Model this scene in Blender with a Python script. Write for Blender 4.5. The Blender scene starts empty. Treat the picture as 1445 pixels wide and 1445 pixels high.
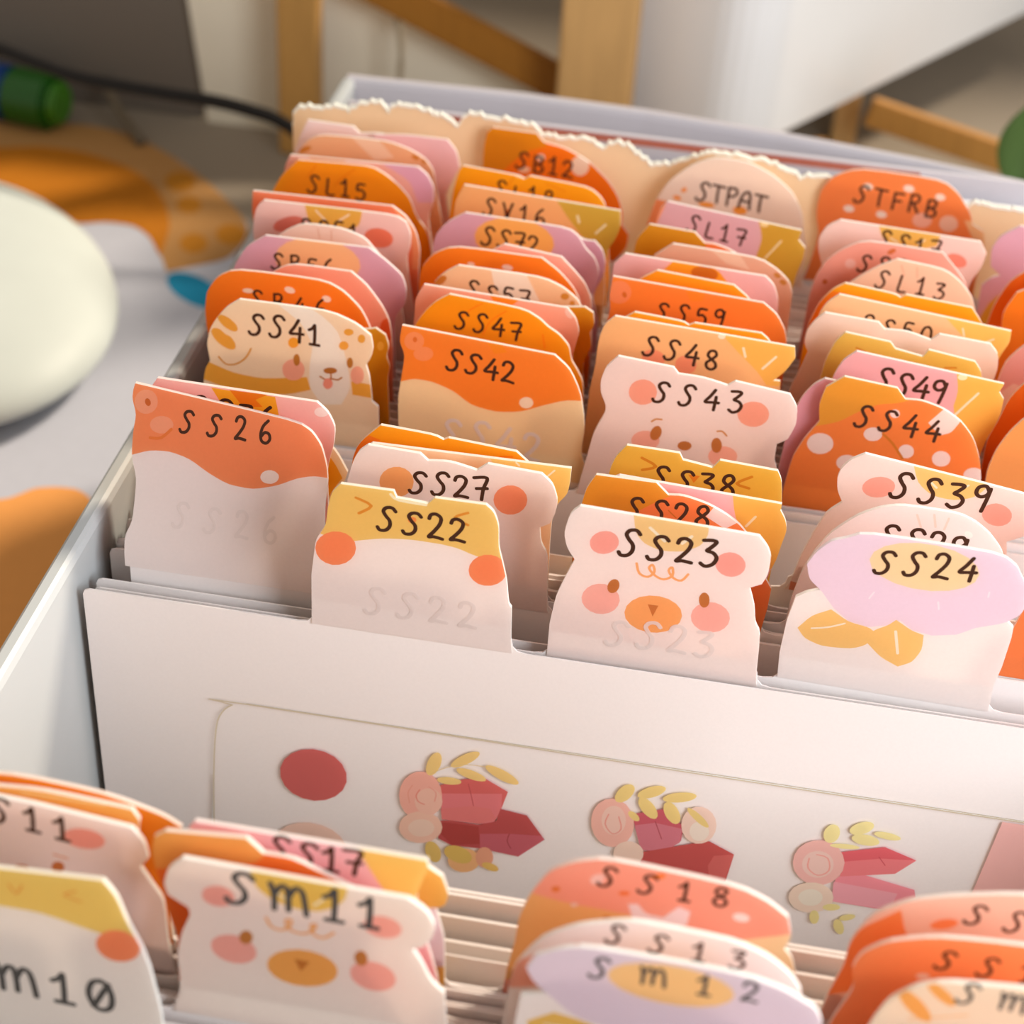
import bpy, bmesh, math, random
from mathutils import Vector, Matrix
from mathutils.geometry import delaunay_2d_cdt
random.seed(7)
sc = bpy.context.scene
S = 0.042            # one layout unit (tab pitch) in metres; everything is laid out in units and scaled at the end

# ------------------------------------------------------------------ camera
cd = bpy.data.cameras.new('camera'); cam = bpy.data.objects.new('camera', cd); sc.collection.objects.link(cam)
sc.camera = cam
CM = [[0.98546, -0.14017, 0.09605], [0.1607, 0.58512, -0.79486], [0.05521, 0.79874, 0.59914]]
cam.matrix_world = Matrix([[CM[0][0], CM[0][1], CM[0][2], 2.05384*S], [CM[1][0], CM[1][1], CM[1][2], -5.81501*S],
                           [CM[2][0], CM[2][1], CM[2][2], 5.13802*S], [0, 0, 0, 1]])
cd.sensor_width = 36; cd.lens = 36*2519.5/1445
cd.clip_start = 0.01; cd.clip_end = 50
cd.dof.use_dof = True; cd.dof.focus_distance = 0.325; cd.dof.aperture_fstop = 17

# ------------------------------------------------------------------ world, sun, window light, exposure
w = bpy.data.worlds.new('room_light'); sc.world = w; w.use_nodes = True
bg = w.node_tree.nodes['Background']; bg.inputs[0].default_value = (1.0, 0.90, 0.80, 1); bg.inputs[1].default_value = 0.42
def lamp(name, kind, energy, color, rot=None, loc=None, size=None, angle=None, target=None):
    ld = bpy.data.lights.new(name, kind); ld.energy = energy; ld.color = color
    if angle: ld.angle = math.radians(angle)
    if size: ld.shape = 'RECTANGLE'; ld.size, ld.size_y = size
    o = bpy.data.objects.new(name, ld); sc.collection.objects.link(o)
    if loc: o.location = Vector(loc)*S
    d = Vector(target)*S-o.location if target else Vector(rot)
    o.rotation_euler = d.to_track_quat('-Z', 'Y').to_euler()
    return o
lamp('sun', 'SUN', 3.7, (1.0, 0.87, 0.70), rot=(-0.62, -0.62, -0.78), angle=9)
lamp('window', 'AREA', 4.3, (0.86, 0.925, 1.0), loc=(11, -6, 5.5), size=(0.30, 0.30), target=(4, 0, -.5))
sc.view_settings.view_transform = 'Standard'; sc.view_settings.look = 'None'
sc.view_settings.exposure = 0.0; sc.view_settings.gamma = 1; sc.view_settings.use_curve_mapping = False
sc.cycles.max_bounces = 10; sc.cycles.transmission_bounces = 8

# ------------------------------------------------------------------ materials
def lin(h):
    c = [int(h[i:i+2], 16)/255 for i in (0, 2, 4)]
    return tuple(x/12.92 if x <= 0.04045 else ((x+0.055)/1.055)**2.4 for x in c)+(1,)
MATS = {}
def mat(hexc, kind='paper'):
    k = (hexc, kind)
    if k in MATS: return MATS[k]
    m = bpy.data.materials.new(kind+'_'+hexc); MATS[k] = m; m.use_nodes = True
    nt = m.node_tree; n = nt.nodes; b = n['Principled BSDF']; out = n['Material Output']
    col = lin(hexc); ln = nt.links.new
    g = {'paper': 1.03, 'sheet': 1.12}.get(kind, 1.0); g = 1.0 if kind == 'paper' and min(col[:3]) > .5 else g; col = tuple(min(.9, x*g) for x in col[:3])+(1,)
    tc = n.new('ShaderNodeTexCoord'); nz = n.new('ShaderNodeTexNoise'); nz.inputs['Detail'].default_value = 4
    ln(tc.outputs['Object'], nz.inputs['Vector'])
    amt, scale, rough, trans, bump = {'paper': (.045, 1800, .75, .45, .05), 'board': (.03, 1500, .8, .10, .06), 'ink': (.15, 900, .6, 0, 0), 'sheet': (.015, 1500, .32, .2, .02),
        'plastic': (.03, 30, .28, .0, 0), 'wood': (.22, 60, .55, 0, .2), 'wall': (.10, 9, .85, 0, .1), 'cloth': (.05, 300, .85, 0, .2), 'matte': (.05, 60, .5, 0, 0), 'leaf': (.2, 60, .5, .3, .1)}[kind]
    nz.inputs['Scale'].default_value = scale
    if kind == 'wood':
        mp = n.new('ShaderNodeMapping'); mp.inputs['Scale'].default_value = (6, 6, .6); ln(tc.outputs['Object'], mp.inputs[0]); ln(mp.outputs[0], nz.inputs['Vector'])
    mx = n.new('ShaderNodeMix'); mx.data_type = 'RGBA'
    mx.inputs[6].default_value = tuple(min(1, x*(1-amt)) for x in col[:3])+(1,)
    mx.inputs[7].default_value = tuple(min(1, x*(1+amt*.6)) for x in col[:3])+(1,)
    ln(nz.outputs['Fac'], mx.inputs[0]); ln(mx.outputs[2], b.inputs['Base Color'])
    b.inputs['Roughness'].default_value = rough
    b.inputs['Specular IOR Level'].default_value = .5 if kind == 'plastic' else .25
    if bump:
        bp = n.new('ShaderNodeBump'); bp.inputs['Strength'].default_value = bump; bp.inputs['Distance'].default_value = .0003
        ln(nz.outputs['Fac'], bp.inputs['Height']); ln(bp.outputs[0], b.inputs['Normal'])
    if trans:
        t = n.new('ShaderNodeBsdfTranslucent'); 
        if kind == 'paper':      # light crosses two printed skins, each tints it half as much
            gm = n.new('ShaderNodeGamma'); gm.inputs[1].default_value = .55; ln(mx.outputs[2], gm.inputs[0]); ln(gm.outputs[0], t.inputs['Color'])
        else: ln(mx.outputs[2], t.inputs['Color'])
        ms = n.new('ShaderNodeMixShader'); ms.inputs[0].default_value = trans
        ln(b.outputs[0], ms.inputs[1]); ln(t.outputs[0], ms.inputs[2]); ln(ms.outputs[0], out.inputs['Surface'])
    return m

# ------------------------------------------------------------------ helpers
def link(name, me, parent=None):
    o = bpy.data.objects.new(name, me); sc.collection.objects.link(o)
    if parent: o.parent = parent
    return o
def mesh(name, verts, faces, mats, idx=None, parent=None, smooth=False):
    me = bpy.data.meshes.new(name); me.from_pydata(verts, [], faces)
    for m in (mats if isinstance(mats, list) else [mats]): me.materials.append(m)
    if idx: me.polygons.foreach_set('material_index', idx)
    if smooth: me.polygons.foreach_set('use_smooth', [True]*len(me.polygons))
    me.update()
    return link(name, me, parent)
def from_bm(name, bm, mats, parent=None, smooth=False):
    me = bpy.data.meshes.new(name); bm.normal_update(); bm.to_mesh(me); bm.free()
    for m in (mats if isinstance(mats, list) else [mats]): me.materials.append(m)
    if smooth: me.polygons.foreach_set('use_smooth', [True]*len(me.polygons))
    return link(name, me, parent)
def tag(o, label, cat, group=None, kind=None):
    o['label'] = label; o['category'] = cat
    if group: o['group'] = group
    if kind: o['kind'] = kind
    return o
def struct(o): o['kind'] = 'structure'; return o
def dedupe(p, eps=.004):
    r = []
    for q in p:
        if not r or abs(q[0]-r[-1][0])+abs(q[1]-r[-1][1]) > eps: r.append(q)
    if abs(r[0][0]-r[-1][0])+abs(r[0][1]-r[-1][1]) < eps: r.pop()
    return r
def smooth_line(p, n=4):
    if len(p) < 3: return list(p)
    r = []
    for i in range(len(p)-1):
        a, b, c, d = p[max(i-1, 0)], p[i], p[i+1], p[min(i+2, len(p)-1)]
        for k in range(n):
            t = k/n
            r.append(tuple(.5*((2*b[j])+(-a[j]+c[j])*t+(2*a[j]-5*b[j]+4*c[j]-d[j])*t*t+(-a[j]+3*b[j]-3*c[j]+d[j])*t**3) for j in range(2)))
    r.append(tuple(p[-1])); return r
def round_poly(p, keep):
    """smooth an outline except at corners sharper than keep degrees"""
    n = len(p); r = []
    for i in range(n):
        a, b, c = Vector(p[i-1]), Vector(p[i]), Vector(p[(i+1) % n])
        u, v = b-a, c-b
        if u.length < 1e-5 or v.length < 1e-5: r.append(tuple(b)); continue
        ang = math.degrees(u.angle(v))
        if ang > keep or ang < 6: r.append(tuple(b)); continue
        k = .3; q0 = b-u*k; q2 = b+v*k
        for t in (0, .5, 1): r.append(tuple(q0*(1-t)**2+b*2*t*(1-t)+q2*t*t))
    return r
def ribbon(p, wd):
    """polygon round a polyline of width wd"""
    L, Rr = [], []; n = len(p)
    for i in range(n):
        a = Vector(p[max(i-1, 0)]); b = Vector(p[min(i+1, n-1)]); d = (b-a)
        if d.length < 1e-6: d = Vector((1, 0))
        d.normalize(); q = Vector(p[i]); nn = Vector((-d.y, d.x))*wd/2
        if i == 0: q = q-d*wd*.35
        if i == n-1: q = q+d*wd*.35
        s = .6 if i in (0, n-1) else 1
        L.append(tuple(q+nn*s)); Rr.append(tuple(q-nn*s))
    return L+Rr[::-1]
def cdt(outline, shapes):
    """layered flat print: returns verts, tris, layer of each tri (0 = ground), clipped to the outline"""
    vs, fs = [], []
    for poly in [outline]+shapes:
        if sum(poly[i-1][0]*poly[i][1]-poly[i][0]*poly[i-1][1] for i in range(len(poly))) < 0: poly = poly[::-1]
        i0 = len(vs); vs += [Vector(q) for q in poly]; fs.append(list(range(i0, i0+len(poly))))
    v, e, f, ov, oe, of = delaunay_2d_cdt(vs, [], fs, 1, 1e-5, True)
    tris, lay = [], []
    for face, src in zip(f, of):
        if 0 in src: tris.append(face); lay.append(max(src))
    return v, tris, lay
def print_slab(name, outline, shapes, colors, y0, y1, parent, edge='FFF6EC', kind='paper', back=None):
    """thin slab in the X-Z plane, front at y0 printed with shapes, back at y1"""
    v, tris, lay = cdt(outline, shapes)
    hexes = []; hx = {}
    def mi(c):
        if c not in hx: hx[c] = len(hexes); hexes.append(c)
        return hx[c]
    n = len(v); verts = [(q[0], y0, q[1]) for q in v]+[(q[0], y1, q[1]) for q in v]
    faces, idx, cnt = [], [], {}
    for t, l in zip(tris, lay):
        a = sum((v[t[i]][0]*v[t[(i+1) % 3]][1]-v[t[(i+1) % 3]][0]*v[t[i]][1]) for i in range(3))
        t = list(t) if a > 0 else list(t)[::-1]
        faces.append(t); idx.append(mi(colors[l])); faces.append([i+n for i in t[::-1]]); idx.append(mi(back or colors[l]))
        for i in range(3):
            e = (t[i], t[(i+1) % 3]); cnt[e] = cnt.get(e, 0)+1
    ei = mi(edge)
    for (a, b) in cnt:
        if (b, a) not in cnt: faces.append([b, a, a+n, b+n]); idx.append(ei)
    return mesh(name, verts, faces, [mat(h, kind) for h in hexes], idx, parent)
def shear(o, k):
    for v in o.data.vertices:
        if v.co.z > 0: v.co.y += k*v.co.z
    return o
def prism(name, poly, y0, y1, m, parent=None):
    """solid board: polygon in X-Z extruded from y0 to y1"""
    n = len(poly)
    a = sum(poly[i][0]*poly[(i+1) % n][1]-poly[(i+1) % n][0]*poly[i][1] for i in range(n))
    if a < 0: poly = poly[::-1]
    verts = [(q[0], y0, q[1]) for q in poly]+[(q[0], y1, q[1]) for q in poly]
    faces = [list(range(n)), list(range(2*n-1, n-1, -1))]+[[(i+1) % n, i, i+n, (i+1) % n+n] for i in range(n)]
    return mesh(name, verts, faces, m, None, parent)
def box(name, lo, hi, m, parent=None, bevel=0, seg=3):
    bm = bmesh.new(); bmesh.ops.create_cube(bm, size=1)
    for v in bm.verts: v.co = Vector([lo[i]+(hi[i]-lo[i])*(v.co[i]+.5) for i in range(3)])
    if bevel: bmesh.ops.bevel(bm, geom=bm.edges[:], offset=bevel, segments=seg, affect='EDGES', profile=.5)
    return from_bm(name, bm, m, parent, smooth=False)
def tube(name, pts, r, m, parent=None, seg=10, n=6):
    P = []
    for i in range(len(pts)-1):
        a, b, c, d = [Vector(pts[j]) for j in (max(i-1, 0), i, i+1, min(i+2, len(pts)-1))]
        for k in range(n):
            t = k/n; P.append(.5*((2*b)+(c-a)*t+(2*a-5*b+4*c-d)*t*t+(3*b-a-3*c+d)*t**3))
    P.append(Vector(pts[-1])); verts, faces = [], []
    for i, p in enumerate(P):
        d = (P[min(i+1, len(P)-1)]-P[max(i-1, 0)]).normalized(); u = d.cross(Vector((0, 0, 1))); u = u.normalized() if u.length > .01 else Vector((1, 0, 0)); v = d.cross(u)
        for k in range(seg):
            an = 2*math.pi*k/seg; verts.append(p+(u*math.cos(an)+v*math.sin(an))*r)
    for i in range(len(P)-1):
        for k in range(seg): faces.append([i*seg+k, i*seg+(k+1) % seg, (i+1)*seg+(k+1) % seg, (i+1)*seg+k])
    faces.append(list(range(seg))[::-1]); faces.append([(len(P)-1)*seg+k for k in range(seg)])
    return mesh(name, verts, faces, m, None, parent, smooth=True)
def flat_print(name, poly, z0, z1, m, parent=None):
    n = len(poly); a = sum(poly[i][0]*poly[(i+1) % n][1]-poly[(i+1) % n][0]*poly[i][1] for i in range(n))
    if a < 0: poly = poly[::-1]
    verts = [(q[0], q[1], z1) for q in poly]+[(q[0], q[1], z0) for q in poly]
    faces = [list(range(n)), list(range(2*n-1, n-1, -1))]+[[i, i+n, (i+1) % n+n, (i+1) % n] for i in range(n)]
    return mesh(name, verts, faces, m, None, parent)
def circle(cx, cy, rx, ry, rot=0, n=20):
    a = math.radians(rot)
    return [(cx+rx*math.cos(t)*math.cos(a)-ry*math.sin(t)*math.sin(a), cy+rx*math.cos(t)*math.sin(a)+ry*math.sin(t)*math.cos(a)) for t in [2*math.pi*i/n for i in range(n)]]

def segs(p, wd):
    """stroke as one small capsule per segment"""
    r = []
    for a, c in zip(p, p[1:]):
        a, c = Vector(a), Vector(c); d = (c-a)
        if d.length < 1e-5: continue
        d.normalize(); n = Vector((-d.y, d.x))*wd/2; e = d*wd/2
        r.append([tuple(q) for q in (a+n, a+n*.6-e*.8, a-n*.6-e*.8, a-n, c-n, c-n*.6+e*.8, c+n*.6+e*.8, c+n)])
    return r
def union_print(shapes):
    xs = [q[0] for p in shapes for q in p]; zs = [q[1] for p in shapes for q in p]; e = .01
    v, tris, lay = cdt([(min(xs)-e, min(zs)-e), (max(xs)+e, min(zs)-e), (max(xs)+e, max(zs)+e), (min(xs)-e, max(zs)+e)], shapes)
    faces = []
    for t, l in zip(tris, lay):
        if l == 0: continue
        a = sum((v[t[i]][0]*v[t[(i+1) % 3]][1]-v[t[(i+1) % 3]][0]*v[t[i]][1]) for i in range(3))
        faces.append(list(t) if a > 0 else list(t)[::-1])
    return v, faces

# handwriting: strokes in a unit box (x 0..width, y 0..1)
GL = {
 'S': (.62, [[(.62, .86), (.5, 1), (.3, .98), (.2, .82), (.3, .62), (.42, .45), (.42, .22), (.28, .04), (.08, .02), (0, .14)]]),
 'T': (.62, [[(0, .95), (.62, .93)], [(.3, .94), (.28, .5), (.3, 0)]]),
 'P': (.5, [[(.05, 0), (.05, .5), (.05, .95)], [(.05, .92), (.35, .95), (.48, .76), (.35, .55), (.08, .48)]]),
 'A': (.6, [[(0, 0), (.06, .5), (.2, .85), (.4, .95), (.5, .7), (.52, .35), (.55, 0)], [(.06, .42), (.3, .4), (.52, .42)]]),
 'F': (.5, [[(.05, 0), (.05, .5), (.05, .95)], [(.05, .93), (.5, .95)], [(.05, .5), (.4, .52)]]),
 'R': (.55, [[(.05, 0), (.05, .5), (.05, .95)], [(.05, .92), (.35, .95), (.46, .76), (.35, .55), (.08, .48)], [(.2, .48), (.5, 0)]]),
 'B': (.5, [[(.05, 0), (.05, .5), (.05, .95)], [(.05, .93), (.35, .95), (.44, .76), (.32, .56), (.08, .5)], [(.1, .52), (.4, .45), (.5, .24), (.36, .04), (.05, .02)]]),
 'L': (.42, [[(.1, .95), (.06, .5), (.05, .04), (.42, .04)]]),
 'V': (.5, [[(0, .9), (.14, .45), (.24, .02), (.36, .5), (.5, .95)]]),
 'm': (.85, [[(.02, .85), (.1, .5), (.1, .05)], [(.1, .5), (.25, .8), (.38, .78), (.42, .5), (.42, .08)], [(.42, .5), (.58, .82), (.72, .75), (.78, .45), (.82, .02)]]),
 '0': (.5, [[(.3, 1), (.1, .9), (0, .5), (.1, .1), (.28, 0), (.45, .15), (.5, .5), (.42, .88), (.25, 1)]]),
 'O': (.5, [[(.3, 1), (.1, .9), (0, .5), (.1, .1), (.28, 0), (.45, .15), (.5, .5), (.42, .88), (.25, 1)], [(.08, .08), (.44, .92)]]),
 '1': (.42, [[(0, .72), (.14, .82), (.24, 1)], [(.24, .98), (.24, .5), (.22, .04)], [(.04, .03), (.42, .03)]]),
 '2': (.5, [[(.02, .78), (.08, .95), (.26, 1), (.42, .86), (.38, .6), (.2, .3), (.02, .05), (.2, .08), (.5, .03)]]),
 '3': (.48, [[(.02, .95), (.3, .98), (.42, .92), (.26, .7), (.16, .58), (.36, .52), (.48, .34), (.38, .1), (.16, 0), (0, .1)]]),
 '4': (.55, [[(.36, 1), (.18, .65), (0, .35), (.25, .36), (.55, .38)], [(.42, .66), (.4, .3), (.38, -.02)]]),
 '5': (.48, [[(.46, .96), (.12, .95), (.06, .58), (.28, .62), (.46, .42), (.4, .12), (.18, 0), (0, .08)]]),
 '6': (.48, [[(.34, 1), (.12, .75), (.02, .4), (.08, .08), (.3, 0), (.46, .18), (.4, .42), (.2, .46), (.05, .28)]]),
 '7': (.5, [[(0, .95), (.48, .98), (.36, .5), (.3, 0)], [(.1, .48), (.5, .52)]]),
 '8': (.48, [[(.26, .52), (.06, .7), (.12, .94), (.32, 1), (.42, .8), (.24, .54), (.04, .3), (.1, .06), (.3, 0), (.46, .16), (.42, .38), (.24, .54)]]),
 '9': (.5, [[(.44, .8), (.3, 1), (.08, .92), (.04, .68), (.2, .56), (.4, .68), (.46, .92), (.42, .5), (.34, 0)]]),
}
def lettering(name, s, a, b, hgt, y, parent, ink='3A1E10', wk=.135, kind='ink'):
    hgt *= .94; a, b = Vector(a)+Vector((0, .02)), Vector(b)+Vector((0, .02)); d = b-a; W_ = d.length; d.normalize(); up = Vector((-d.y, d.x))*.35+Vector((0, 1))*.65; up.normalize()
    tot = sum(GL[c][0] for c in s); gap = (W_/hgt-tot)/max(1, len(s)-1); x = 0
    rnd = random.Random(s+str(round(a[0]*100))); verts, faces = [], []
    for c in s:
        wd, strokes = GL[c]; dy = rnd.uniform(-.05, .05); sc_ = rnd.uniform(.93, 1.05)
        for st in strokes:
            pl = smooth_line(st, 4) if len(st) > 2 else st
            pl = [tuple(a+d*((x+q[0])*hgt)+up*((q[1]*sc_+dy)*hgt)) for q in pl]
            verts += segs(pl, wk*hgt)
        x += wd+gap
    v, faces = union_print(verts)
    return mesh(name, [(q[0], y, q[1]) for q in v], faces, mat(ink, kind), None, parent)
FAINT = 'E8DBD5'
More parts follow.
